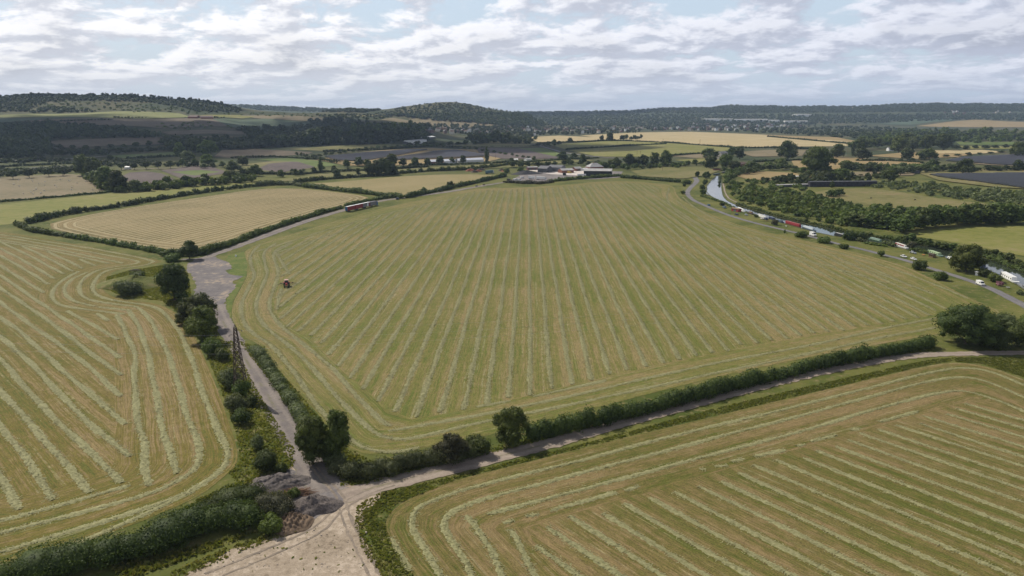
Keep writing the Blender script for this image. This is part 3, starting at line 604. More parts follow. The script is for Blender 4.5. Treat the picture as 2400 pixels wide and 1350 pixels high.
FIELDS = [
 ('pasture', 'tan', [(-200, 425), (0, 416), (60, 411), (200, 407), (222, 425), (246, 446), (235, 451), (0, 472), (-200, 488)]),
 ('meadow', 'yg', [(-220, 498), (0, 480), (270, 452), (420, 436), (600, 426), (640, 430), (590, 434), (430, 456), (300, 474), (180, 498), (80, 512), (0, 530), (-200, 545)]),
 ('ploughed_field', 'plough', [(284, 406), (362, 400), (428, 427), (345, 436), (302, 430)]), ('ploughed_field', 'plough', [(376, 399), (470, 389), (500, 392), (540, 405), (430, 421)]),
 ('meadow', 'green', [(400, 403), (470, 399), (520, 403), (455, 412)]), ('meadow', 'olive', [(560, 387), (640, 378), (700, 373), (745, 376), (760, 392), (640, 404), (590, 400)]), ('ploughed_field', 'plough', [(630, 384), (720, 376), (740, 392), (660, 404), (600, 398)]),
 ('meadow', 'green', [(600, 374), (690, 370), (760, 380), (800, 388), (740, 392), (700, 380), (640, 378)]),
 ('pasture', 'brown', [(520, 352), (600, 350), (735, 357), (720, 362), (560, 372), (500, 368)]), ('meadow', 'green', [(250, 366), (414, 356), (414, 364), (300, 372)]), ('meadow', 'green', [(-50, 364), (100, 360), (95, 366), (-50, 372)]),
 ('pasture', 'olive', [(680, 350), (760, 344), (900, 338), (1010, 342), (900, 350), (770, 356)]), ('meadow', 'olive', [(1030, 344), (1100, 337), (1240, 338), (1260, 345), (1120, 345)]),
 ('meadow', 'gold', [(740, 374), (860, 356), (1000, 347), (1110, 350), (1190, 368), (1150, 378), (960, 388), (820, 390)]),
 ('ploughed_field', 'plough', [(1115, 347), (1230, 349), (1290, 360), (1312, 372), (1180, 373), (1125, 362)]), ('meadow', 'green', [(1215, 348), (1275, 347), (1312, 360), (1300, 367)]),
 ('pasture', 'olive', [(640, 425), (740, 410), (930, 398), (1130, 386), (1330, 374), (1400, 377), (1200, 393), (1000, 402), (800, 416), (700, 425)]),
 ('wheat_field', 'wheat', [(1235, 322), (1310, 318), (1395, 322), (1430, 327), (1330, 332), (1262, 334)]), ('wheat_field', 'wheat', [(1360, 318), (1480, 311), (1620, 309), (1840, 318), (2010, 334), (2005, 343), (1720, 345), (1560, 333), (1440, 328)]),
 ('stubble_field', 'gold', [(1780, 316), (1960, 322), (2012, 332), (1990, 336), (1900, 328)]),
 ('meadow', 'yg', [(1290, 340), (1420, 331), (1540, 332), (1715, 346), (1722, 353), (1560, 368), (1400, 368), (1330, 352)]),
 ('pasture', 'olive', [(1480, 402), (1560, 391), (1640, 392), (1690, 400), (1655, 412), (1600, 420), (1500, 414)]), ('meadow', 'tan', [(1565, 366), (1640, 360), (1700, 364), (1640, 372)]), ('meadow', 'yg', [(1580, 376), (1650, 372), (1700, 376), (1640, 384)]),
 ('paddock', 'gold', [(1722, 412), (1782, 402), (1860, 406), (1915, 418), (1830, 425), (1750, 421)]), ('meadow', 'tan', [(1730, 357), (1795, 352), (1890, 352), (1880, 366), (1765, 368)]),
 ('paddock', 'gold', [(1855, 378), (1960, 368), (2155, 381), (2160, 388), (2060, 392), (1900, 402), (1865, 398)]), ('meadow', 'gold', [(2030, 366), (2120, 358), (2200, 356), (2230, 366), (2160, 374)]), ('wheat_field', 'wheat', [(2185, 353), (2300, 352), (2362, 357), (2290, 361), (2200, 360)]), ('meadow', 'gold', [(2190, 361), (2290, 361), (2240, 369), (2180, 371)]),
 ('meadow', 'green', [(2240, 333), (2420, 333), (2420, 340), (2250, 340)]), ('meadow', 'yg', [(2245, 342), (2385, 343), (2372, 350), (2260, 350)]), ('meadow', 'tan', [(1980, 404), (2150, 404), (2140, 412), (2010, 414)]),
 ('meadow', 'meadow', [(1902, 449), (2000, 440), (2080, 445), (2200, 466), (2340, 480), (2310, 487), (2110, 491), (1990, 476), (1930, 462)]),
 ('meadow', 'yg', [(2105, 549), (2200, 535), (2400, 528), (2700, 525), (2700, 640), (2400, 602), (2290, 578), (2180, 560)]),
 ('pasture', 'meadow', [(2140, 402), (2300, 396), (2560, 400), (2560, 452), (2330, 440), (2200, 424)]), ('meadow', 'tan', [(2240, 370), (2400, 360), (2560, 356), (2560, 396), (2400, 392), (2290, 386)]),
 ('meadow', 'bright', [(-50, 272), (120, 268), (240, 263), (420, 266), (452, 275), (380, 277), (230, 277), (40, 276), (-50, 276)]), ('meadow', 'teal', [(-50, 277), (200, 276), (262, 280), (0, 288), (-50, 289)]),
 ('ploughed_field', 'brown', [(-50, 291), (270, 279), (400, 278), (560, 285), (540, 296), (390, 302), (240, 294), (60, 300), (-50, 305)]), ('ploughed_field', 'brown', [(380, 310), (470, 305), (600, 308), (560, 316), (400, 317)]), ('ploughed_field', 'brown', [(110, 332), (300, 324), (470, 321), (560, 322), (500, 330), (360, 340), (150, 347)]),
 ('meadow', 'teal', [(500, 280), (620, 278), (735, 288), (735, 297), (640, 302), (540, 298)]), ('meadow', 'tan', [(560, 270), (700, 272), (790, 279), (730, 284), (600, 278)]), ('meadow', 'yg', [(440, 276), (560, 270), (600, 274), (480, 279)]), ('stubble_field', 'tan', [(890, 282), (960, 279), (1100, 287), (1185, 294), (1120, 297), (960, 290)]), ('meadow', 'olive', [(835, 270), (900, 267), (910, 271), (850, 274)]),
 ('meadow', 'tan', [(1285, 294), (1440, 292), (1450, 295), (1300, 298)]), ('meadow', 'teal', [(2060, 291), (2150, 279), (2215, 276), (2245, 280), (2130, 293)]), ('stubble_field', 'gold', [(2145, 296), (2240, 284), (2290, 281), (2420, 287), (2420, 299), (2200, 298)]), ('stubble_field', 'tan', [(1555, 260), (1590, 256), (1612, 263), (1570, 264)]), ('meadow', 'tan', [(1970, 254), (2000, 251), (2005, 255), (1975, 257)]), ('meadow', 'tan', [(1990, 260), (2030, 256), (2030, 260)]), ('meadow', 'gold', [(2370, 252), (2420, 248), (2420, 256)]), ('meadow', 'tan', [(1180, 300), (1215, 296), (1220, 302)]), ('stubble_field', 'tan', [(1465, 258), (1505, 255), (1510, 259)]),
]
LAB = {}
for fi, (nm, k, pts) in enumerate(FIELDS):
    W = np.array(GG(pts)); far = W[:, 1].mean() > 1000
    size = max(np.ptp(W[:, 0]), np.ptp(W[:, 1]))
    sheet(nm, smooth_poly(W, 1) if not far else W, gm(k), max(size / 22, 12) if far else 15, .35 + .02 * fi if far else .02 + .004 * fi, drape=far)
sheet('grass_bank', GG([(535, 598), (572, 590), (580, 620), (578, 645), (560, 680), (545, 705), (540, 760), (548, 790), (528, 760), (532, 700), (565, 650), (532, 640), (545, 628), (530, 610)]), ground_mat('lush_grass', [(.07, .11, .018), (.11, .14, .028), (.16, .16, .05)], .1, .5, 2.5, mix3=.4), 6, .012)

# --- tracks, road, yard ---------------------------------------------------------------
def track_mat(name, a, b, c, grassy=False):
    m = bpy.data.materials.new(name); m.use_nodes = True; N = NT(m.node_tree); bs = N.n['Principled BSDF']; bs.inputs['Roughness'].default_value = .9; bs.inputs['Specular IOR Level'].default_value = .15
    P = N.new('ShaderNodeNewGeometry').outputs['Position']; e = N.m('ABSOLUTE', N.attr('edge'))
    n1 = N.noise(P, .07, 5, .65); n2 = N.noise(P, .9, 5, .7); n3 = N.noise(P, 5, 3, .7)
    c1 = N.mix(N.ss(n1, .4, .6), a, b); wh = N.ss(N.m('ABSOLUTE', N.m('SUBTRACT', e, .45)), .28, .05); c1 = N.mix(N.m('MULTIPLY', wh, .45), c1, c)
    if grassy:
        gr = N.m('MULTIPLY', N.m('SUBTRACT', 1.0, N.ss(e, .03, .2)), N.ss(n1, .48, .6)); c1 = N.mix(N.m('MULTIPLY', gr, .6), c1, (.14, .14, .06))
        ed = N.m('MULTIPLY', N.ss(N.m('ADD', e, N.m('MULTIPLY', N.m('SUBTRACT', n2, .5), .5)), .88, 1.02), .6); c1 = N.mix(ed, c1, (.16, .15, .06))
    g = N.m('ADD', N.m('MULTIPLY', N.m('ADD', N.m('SUBTRACT', n2, .5), N.m('SUBTRACT', n3, .5)), .75), 1.0)
    N.put(bs.inputs['Base Color'], N.mix(1.0, c1, N.xyz(g, g, g), 'MULTIPLY')); return m
TR1 = track_mat('gravel_grey', (.165, .145, .138), (.225, .195, .175), (.290, .250, .215), True); TR2 = track_mat('gravel_pale', (.265, .215, .175), (.320, .262, .212), (.37, .31, .25), True)
ASP = track_mat('old_asphalt', (.150, .145, .150), (.190, .180, .180), (.22, .205, .20))
YARDM = ground_mat('yard_gravel', [(.135, .122, .122), (.180, .163, .160), (.34, .275, .21)], .06, .35, 2.5, mix3=.35)
WASTE = ground_mat('crushed_chalk', [(.22, .175, .125), (.34, .275, .205), (.46, .38, .295)], .09, .7, 3.2, mix3=.5)
GREYP = ground_mat('grey_planings', [(.135, .125, .125), (.195, .175, .170), (.27, .235, .21)], .1, .8, 3.0, mix3=.35)
sheet('gravel_area', GG([(735, 1105), (790, 1128), (840, 1142), (905, 1146), (880, 1180), (845, 1205), (842, 1240), (868, 1300), (915, 1370), (900, 1450), (250, 1480), (430, 1348), (545, 1290), (640, 1255), (700, 1238), (690, 1200), (600, 1185), (560, 1160), (600, 1120), (680, 1100), (700, 1085)]), WASTE, 6, .03, jitter=1.2)
sheet('gravel_area', GG([(745, 1125), (790, 1135), (850, 1148), (835, 1172), (790, 1190), (740, 1215), (700, 1240), (670, 1210), (690, 1150), (640, 1150), (580, 1165), (600, 1125), (680, 1098)]), GREYP, 6, .045, jitter=1.0)
ribbon('farm_track', GG([(775, 1150), (738, 1105), (700, 1042), (652, 968), (612, 902), (575, 842), (545, 790), (522, 755), (505, 715)]), [10, 8.5, 7.8, 7.4, 7.2, 7, 7, 7.5, 9], TR1, .06, wob=.3, step=1.5)
yl = [(443, 615), (437, 629), (448, 644), (458, 665), (456, 692), (480, 702), (502, 715), (506, 770), (530, 800), (552, 790), (528, 740), (524, 721), (528, 702), (552, 671), (545, 659), (574, 647), (537, 644), (529, 632), (545, 630), (535, 612), (515, 608), (500, 600), (470, 603)]
sheet('gravel_yard', GG(yl), YARDM, 8, .04, jitter=1.4)
ribbon('farm_road', GG([(425, 608), (450, 608), (475, 606), (515, 592), (560, 576), (640, 546), (720, 517), (800, 494), (880, 472), (950, 463), (1050, 450), (1120, 437), (1190, 426), (1215, 420), (1240, 416)]), [5, 7, 9, 9, 8, 8, 8, 8, 8, 10, 8, 8, 8, 9], TR1, .05, wob=.4, step=3)
ribbon('farm_track', GG([(800, 1165), (850, 1150), (925, 1130), (1000, 1111), (1200, 1063), (1400, 1008), (1600, 953), (1800, 900), (2000, 855), (2120, 835), (2200, 830), (2300, 828), (2450, 826), (2750, 830), (3200, 850)]), [7, 6, 5.6, 5.4, 5.2, 5.2, 5, 5, 4.5, 4], TR2, .065, wob=.3, step=1.5)
ribbon('canal_road', GG([(1430, 385), (1500, 387), (1580, 393), (1640, 405), (1627, 416), (1636, 424), (1616, 441), (1609, 454), (1623, 469), (1653, 482), (1690, 498), (1727, 511), (1782, 526), (1838, 539), (1893, 552), (1960, 571), (2016, 583), (2071, 597), (2127, 611), (2191, 632), (2238, 646), (2312, 671), (2377, 703), (2440, 738), (2560, 800), (2900, 985), (3300, 1210)]), [5, 5, 5, 7, 6, 5, 4.6, 4.6, 4.6, 5, 5.5, 5.5], ASP, .04, wob=.15, step=3)
ribbon('lane', GG([(1255, 337), (1268, 343), (1300, 352), (1330, 360), (1400, 368), (1460, 372)]), 9, ASP, .5, wob=.2, step=20, drape=True)
ribbon('lane', GG([(250, 366), (180, 372), (90, 376), (-60, 380)]), 12, ASP, .5, wob=.2, step=20, drape=True); ribbon('lane', GG([(60, 394), (140, 390), (190, 388)]), 6, ASP, .3, wob=.2, step=20, drape=True); ribbon('lane', GG([(284, 397), (370, 396), (480, 388)]), 6, TR2, .3, wob=.2, step=20, drape=True)
ribbon('lane', GG([(2110, 405), (2180, 407), (2300, 409), (2480, 408)]), 5, TR2, .1, step=12, wob=.2)
sheet('farmyard', GG([(1195, 424), (1215, 413), (1225, 405), (1300, 400), (1370, 398), (1460, 402), (1452, 416), (1400, 420), (1330, 421), (1270, 426), (1220, 428)]), GREYP, 20, .06); sheet('concrete_yard', GG([(1238, 399), (1320, 397), (1370, 396), (1372, 414), (1350, 411), (1290, 408)]), mat('concrete', (.58, .52, .47), .8, var=.12, scale=.1), 20, .1)
for k_, pts_ in enumerate([[(700, 1050), (745, 1118), (790, 1160), (800, 1215), (835, 1290), (880, 1380)], [(712, 1050), (757, 1116), (806, 1158), (820, 1212), (856, 1285), (905, 1380)], [(930, 1130), (850, 1152), (790, 1185), (740, 1238), (620, 1290), (480, 1345)], [(925, 1137), (855, 1162), (800, 1195), (760, 1248), (640, 1302), (520, 1350)]]):
    ribbon('wheel_rut', GG(pts_), .55, ground_mat('rut_gravel', [(.185, .155, .125), (.25, .205, .16), (.33, .27, .21)], .2, .9, 3.5), .075 + .004 * k_, wob=.12, step=1.2)
ribbon('towpath', GG([(1694, 428), (1700, 455), (1712, 470), (1790, 496), (1850, 511), (1960, 537), (2050, 553)]), 1.6, TR2, .05, step=4)

# --- canal ---------------------------------------------------------------------------
wm = bpy.data.materials.new('canal_water'); wm.use_nodes = True; N = NT(wm.node_tree); b = N.n['Principled BSDF']
N.put(b.inputs['Base Color'], (.035, .045, .030)); b.inputs['Roughness'].default_value = .06; b.inputs['IOR'].default_value = 1.33; b.inputs['Specular IOR Level'].default_value = .9
bp = N.new('ShaderNodeBump'); bp.inputs['Strength'].default_value = .12; bp.inputs['Distance'].default_value = .05; N.put(bp.inputs['Height'], N.noise(N.new('ShaderNodeNewGeometry').outputs['Position'], .9, 3)); N.l.new(bp.outputs[0], b.inputs['Normal'])
nb = [(1679, 411), (1668, 421), (1656, 434), (1655, 454), (1690, 472), (1719, 486), (1782, 506), (1838, 524), (1912, 545), (1960, 554), (2053, 568), (2136, 587), (2201, 596), (2228, 611), (2312, 632), (2349, 648), (2410, 684), (2480, 725), (2560, 775), (2900, 955), (3400, 1230)]
fb = [(1694, 411), (1691, 428), (1693, 456), (1704, 471), (1727, 481), (1782, 497), (1838, 513), (1912, 529), (1960, 540), (2071, 560), (2145, 573), (2238, 588), (2312, 605), (2367, 627), (2420, 650), (2500, 692), (2600, 745), (2960, 930), (3500, 1215)]
sheet('canal_water', GG(nb + fb[::-1]), wm, 25, .03); sheet('canal_water', GG([(1672, 372), (1684, 362), (1692, 364), (1694, 374), (1682, 378)]), wm, 30, .03)
BANK = ground_mat('bank_edge', [(.05, .06, .02), (.08, .09, .03), (.13, .12, .06)], .1, .8, 3)
ribbon('canal_bank', GG(nb), .9, BANK, .18, step=3, wob=.15); ribbon('canal_bank', GG(fb), 1.2, BANK, .20, step=3, wob=.2)
print('setting ready')
#PART3
# ================================================================== TREES, BUSHES AND HEDGES
# --- the ones close to the camera ---
tree_at('oak_tree', 410, 703, 88, 74, 'dark', 'dense dark round tree on the left edge of the gravel yard', k=13, basef=.04)
bush_at(417, 642, 30, 34, 'mid', 'small green bush just behind the dense dark yard tree')
tree_at('willow_tree', 466, 768, 84, 88, 'grey', 'greyish spreading tree half hidden behind the bright topped one', k=12, basef=.04)
tree_at('oak_tree', 477, 800, 84, 72, 'bright', 'bright green topped tree beside the grey track before the pylon', k=12, basef=.04)
bush_at(430, 760, 34, 40, 'mid', 'low bush on the field side of the greyish spreading tree')
bush_at(498, 832, 50, 52, 'mid', 'larger of two round bushes between track and left field')
bush_at(522, 844, 36, 38, 'mid', 'smaller of two round bushes between track and left field')
bush_at(540, 908, 54, 58, 'grey', 'greyish elder bush at the back of the pylon foot')
bush_at(566, 930, 48, 50, 'mid', 'green bush growing through the legs of the pylon')
bush_at(556, 968, 58, 62, 'grey', 'pale grey bush on the field side of the pylon foot')
bush_at(568, 992, 44, 46, 'dark', 'dark bush nearest the camera of the pylon clump')
bush_at(590, 950, 30, 34, 'mid', 'small bush between pylon foot and track')
bush_at(605, 1052, 42, 38, 'grey', 'small grey green bush beside the dark low bush')
bush_at(627, 1100, 58, 66, 'dark', 'dark low rounded bush on the verge above the rubble')
bush_at(662, 1106, 28, 34, 'mid', 'small green bush at the verge corner by the junction')
tree_at('ash_tree', 734, 1088, 126, 82, 'mid', 'broad tree at the hedge corner, left of a taller neighbour', k=16, basef=.0)
tree_at('ash_tree', 793, 1084, 138, 70, 'mid', 'tall open crowned tree at the hedge corner beside the junction', k=14, basef=.05)
tree_at('hawthorn_tree', 1197, 1040, 90, 88, 'mid', 'leaning hawthorn at the near end of the long track hedge', k=11, basef=.02)
tree_at('oak_tree', 2262, 806, 96, 132, 'dark', 'large dark oak at the far end of the track hedge', k=20, basef=.0)
bush_at(2318, 808, 60, 100, 'dark', 'dark sprawling thicket on the right of the large oak')
bush_at(2385, 812, 66, 74, 'mid', 'green thicket at the right edge beside the field track')
bush_at(2352, 768, 40, 70, 'grey', 'pale bramble thicket behind the dark oak')
bush_at(2420, 770, 50, 70, 'mid', 'thicket beyond the track end at the right edge')
tree_at('oak_tree', 445, 608, 44, 44, 'dark', 'round dark tree where the farm road meets the field hedge', k=9)
bush_at(404, 612, 22, 44, 'mid', 'low bush on the left of the round dark road tree')
tree_at('field_maple', 1058, 1082, 68, 84, 'brown', 'brownish blossoming tree rising from the short track hedge', k=9, basef=.1)
bush_at(1116, 1062, 50, 74, 'mid', 'dark green rounded bush ending the short track hedge')
bush_at(650, 1205, 60, 110, 'brown', 'brown green scrub behind the soil heap'); bush_at(690, 1165, 26, 34, 'mid', 'small weedy bush between the two grey heaps')
bush_at(640, 1245, 46, 60, 'bright', 'bright green bush at the end of the lower left hedge')
bush_at(300, 690, 40, 74, 'grey', 'pale bramble patch on the front of the grassy mound'); bush_at(322, 655, 22, 50, 'mid', 'weeds growing on the top of the grassy mound')
hedge(GG([(408, 640), (425, 690), (445, 735), (470, 775), (490, 815)]), 5, 2.0, 'mid', 'low undergrowth joining the trees beside the gravel yard', rag=.7, gap=.15)
hedge(GG([(797, 1112), (830, 1122), (880, 1116), (940, 1102), (1000, 1088), (1060, 1080), (1100, 1068)]), 5.5, 4.0, 'grey', 'short thick hedge along the track right of the junction', rag=.3)
hedge(GG([(1238, 1032), (1330, 1014), (1450, 985), (1600, 945), (1750, 905), (1900, 868), (2050, 838), (2178, 812)]), 5.2, 4.7, 'hedge', 'long dense dark hedge between middle field and pale track', rag=.3)
hedge(GG([(594, 822), (618, 850), (648, 895), (678, 935), (708, 985), (733, 1030), (762, 1068), (800, 1100)]), 4.6, 3.0, 'grey', 'ragged hedge between the grey track and the middle field', rag=.4)
hedge(GG([(-40, 1380), (90, 1356), (200, 1330), (310, 1300), (420, 1264), (520, 1232), (590, 1228)]), 10.0, 4.4, 'hedge', 'wide overgrown hedge at the lower left below the hay field', rag=.35)
hedge(GG([(400, 1240), (470, 1205), (540, 1172), (590, 1165)]), 9, 2.2, 'hedge', 'low leafy weeds on the bank above the lower left hedge', rag=.5)
hedge(GG([(38, 528), (70, 541), (110, 549), (160, 556)]), 4.5, 3.2, 'mid', 'ragged left end of the bushy hedge below the tan field', rag=.5, gap=.1)
hedge(GG([(160, 556), (230, 567), (300, 580), (352, 589), (385, 596)]), 4.5, 3.2, 'mid', 'bushy hedge of round shrubs between tan and left hay fields', rag=.5, gap=.12)
hedge(GG([(385, 600), (410, 600), (440, 600), (475, 596)]), 6.5, 4.0, 'dark', 'thick hedge corner beside the round dark road tree', rag=.3)
hedge(GG([(470, 598), (500, 588), (540, 575), (573, 562)]), 5, 4.2, 'mid', 'hedge piece along the farm road nearest the gravel yard', rag=.25)
hedge(GG([(580, 559), (640, 537), (700, 517), (760, 499), (800, 488)]), 5, 3.6, 'mid', 'farm road hedge leading up to the parked red trailers', rag=.25)
hedge(GG([(812, 484), (850, 475), (890, 467), (935, 461)]), 5, 3.2, 'mid', 'hedge piece right behind the parked trailers', rag=.25)
hedge(GG([(714, 439), (780, 446), (860, 455), (939, 465)]), 7, 5.0, 'mid', 'tall hedge between the tan field and the pale strip field', rag=.2)
hedge(GG([(952, 464), (1000, 454), (1040, 446), (1064, 440)]), 6, 4.5, 'dark', 'farm road hedge with a taller clump at its far end', rag=.2)
tree_at('hawthorn_tree', 1056, 440, 15, 18, 'dark', 'small dark tree at the gap in the farm road hedge'); bush_at(993, 452, 17, 14, 'mid', 'thin straggly bush poking out of the farm road hedge')
hedge(GG([(1070, 439), (1110, 430), (1150, 421), (1185, 413)]), 6, 4.5, 'dark', 'farm road hedge running up to the farmyard entrance', rag=.2)
hedge(GG([(72, 523), (110, 513), (136, 508)]), 7, 5.5, 'dark', 'dark bush clump at the far left corner of the tan field', rag=.4, step=4)
hedge(GG([(140, 506), (200, 496), (260, 488), (325, 478)]), 5.5, 4.2, 'dark', 'ragged dark hedge above the tan field, left part', rag=.6, gap=.12)
hedge(GG([(330, 476), (400, 464), (470, 453), (540, 444), (600, 437)]), 5.5, 4.2, 'dark', 'ragged dark hedge above the tan field, right part', rag=.6, gap=.2)
hedge(GG([(600, 437), (640, 434), (690, 434), (712, 438)]), 7, 5, 'grey', 'pale willowy hedge joining the two tan fields', rag=.4)
hedge(GG([(690, 429), (760, 421), (850, 415), (930, 409)]), 7, 4.5, 'dark', 'dark bushy hedge on the far side of the strip field, left', rag=.5); hedge(GG([(930, 408), (1000, 402), (1080, 399), (1150, 393), (1200, 386), (1290, 388)]), 7, 5.0, 'mid', 'uneven hedge on the far side of the strip field, right', rag=.6, gap=.1)
hedge(GG([(0, 474), (60, 469), (140, 462), (240, 453), (275, 448)]), 3, 2.2, 'dark', 'low clipped hedge below the sheep pasture', rag=.1)
hedge(GG([(1188, 428), (1220, 430), (1260, 431), (1292, 428)]), 10, 3.0, 'brown', 'weed covered earth bank before the parked lorries', rag=.4)
hedge(GG([(1292, 426), (1340, 421), (1400, 417), (1452, 413)]), 7, 3.4, 'mid', 'scrubby hedge between the middle field and black barn', rag=.5)
hedge(GG([(1459, 417), (1500, 420), (1550, 424), (1592, 428)]), 6, 4.0, 'dark', 'clipped hedge on the far right corner of the middle field', rag=.15)
bush_at(1608, 431, 12, 28, 'mid', 'bush at the end of the clipped hedge near the road bend'); bush_at(1603, 437, 9, 9, 'dark', 'tiny bush beside the road bend'); bush_at(1600, 455, 10, 13, 'mid', 'small bush inside the S bend of the canal road')

# --- canal side ---
tree_at('sycamore_tree', 2264, 636, 64, 76, 'bright', 'large bright green tree standing between canal and road', k=16, basef=.02)
for a in [(1879, 556, 16, 32, 'mid', 'pair of round bushes on the verge before the white camper'), (1930, 569, 15, 37, 'mid', 'round bush on the verge right of the white camper'), (1977, 582, 13, 27, 'mid', 'lone round bush below the canal road middle'), (2066, 601, 17, 17, 'mid', 'small upright bush on the field side of the canal road'),
          (2156, 632, 26, 40, 'dark', 'large round bush hiding the second white car'), (2206, 656, 24, 37, 'mid', 'round bush on the verge nearest the white van'), (2136, 583, 20, 22, 'brown', 'yellowish bush right of the red and white boat'), (2153, 590, 12, 16, 'dark', 'small bush beside the green cruiser'),
          (2306, 648, 22, 36, 'dark', 'dark bush left of the white cruiser'), (2331, 660, 22, 38, 'bright', 'yellow green dome shaped bush beside the white cruiser'), (2390, 690, 12, 20, 'grey', 'grey shrub at the right edge of the mooring'), (1990, 562, 22, 34, 'dark', 'dark tree clump on the bank right of the camper, left half'), (2014, 562, 24, 34, 'dark', 'dark tree clump on the bank right of the camper, right half'),
          (1816, 527, 15, 20, 'brown', 'brown bush beside the boats before the red narrowboat'), (1692, 482, 9, 15, 'dark', 'small dark bush next to the grey blue parked van'), (1718, 488, 7, 9, 'mid', 'small bush beside the red shed'), (1772, 509, 7, 12, 'mid', 'low bush beside the white narrowboat'), (1686, 431, 9, 8, 'dark', 'bush leaning over the far bank of the canal'),
          (1839, 546, 9, 5, 'mid', 'tiny upright shrub on the verge below the canal road')]:
    bush_at(*a)
bush_at(2343, 670, 12, 19, 'pink', 'pink flowering shrub in the mooring garden')
for a in [(1634, 414, 12, 12, 'dark', 'small dark tree at the road bend, leftmost by the canal'), (1655, 418, 16, 20, 'dark', 'dark tree on the near canal bank above the road bend'), (1652, 434, 14, 14, 'dark', 'dark canal bank tree, second up from the wide water'), (1646, 446, 13, 14, 'mid', 'canal bank tree beside the widest water'), (1648, 457, 13, 16, 'dark', 'lowest dark tree on the bank of the widest water'), (1697, 404, 12, 18, 'mid', 'rounded tree where the canal disappears')]:
    tree_at('alder_tree', *a, basef=.08)

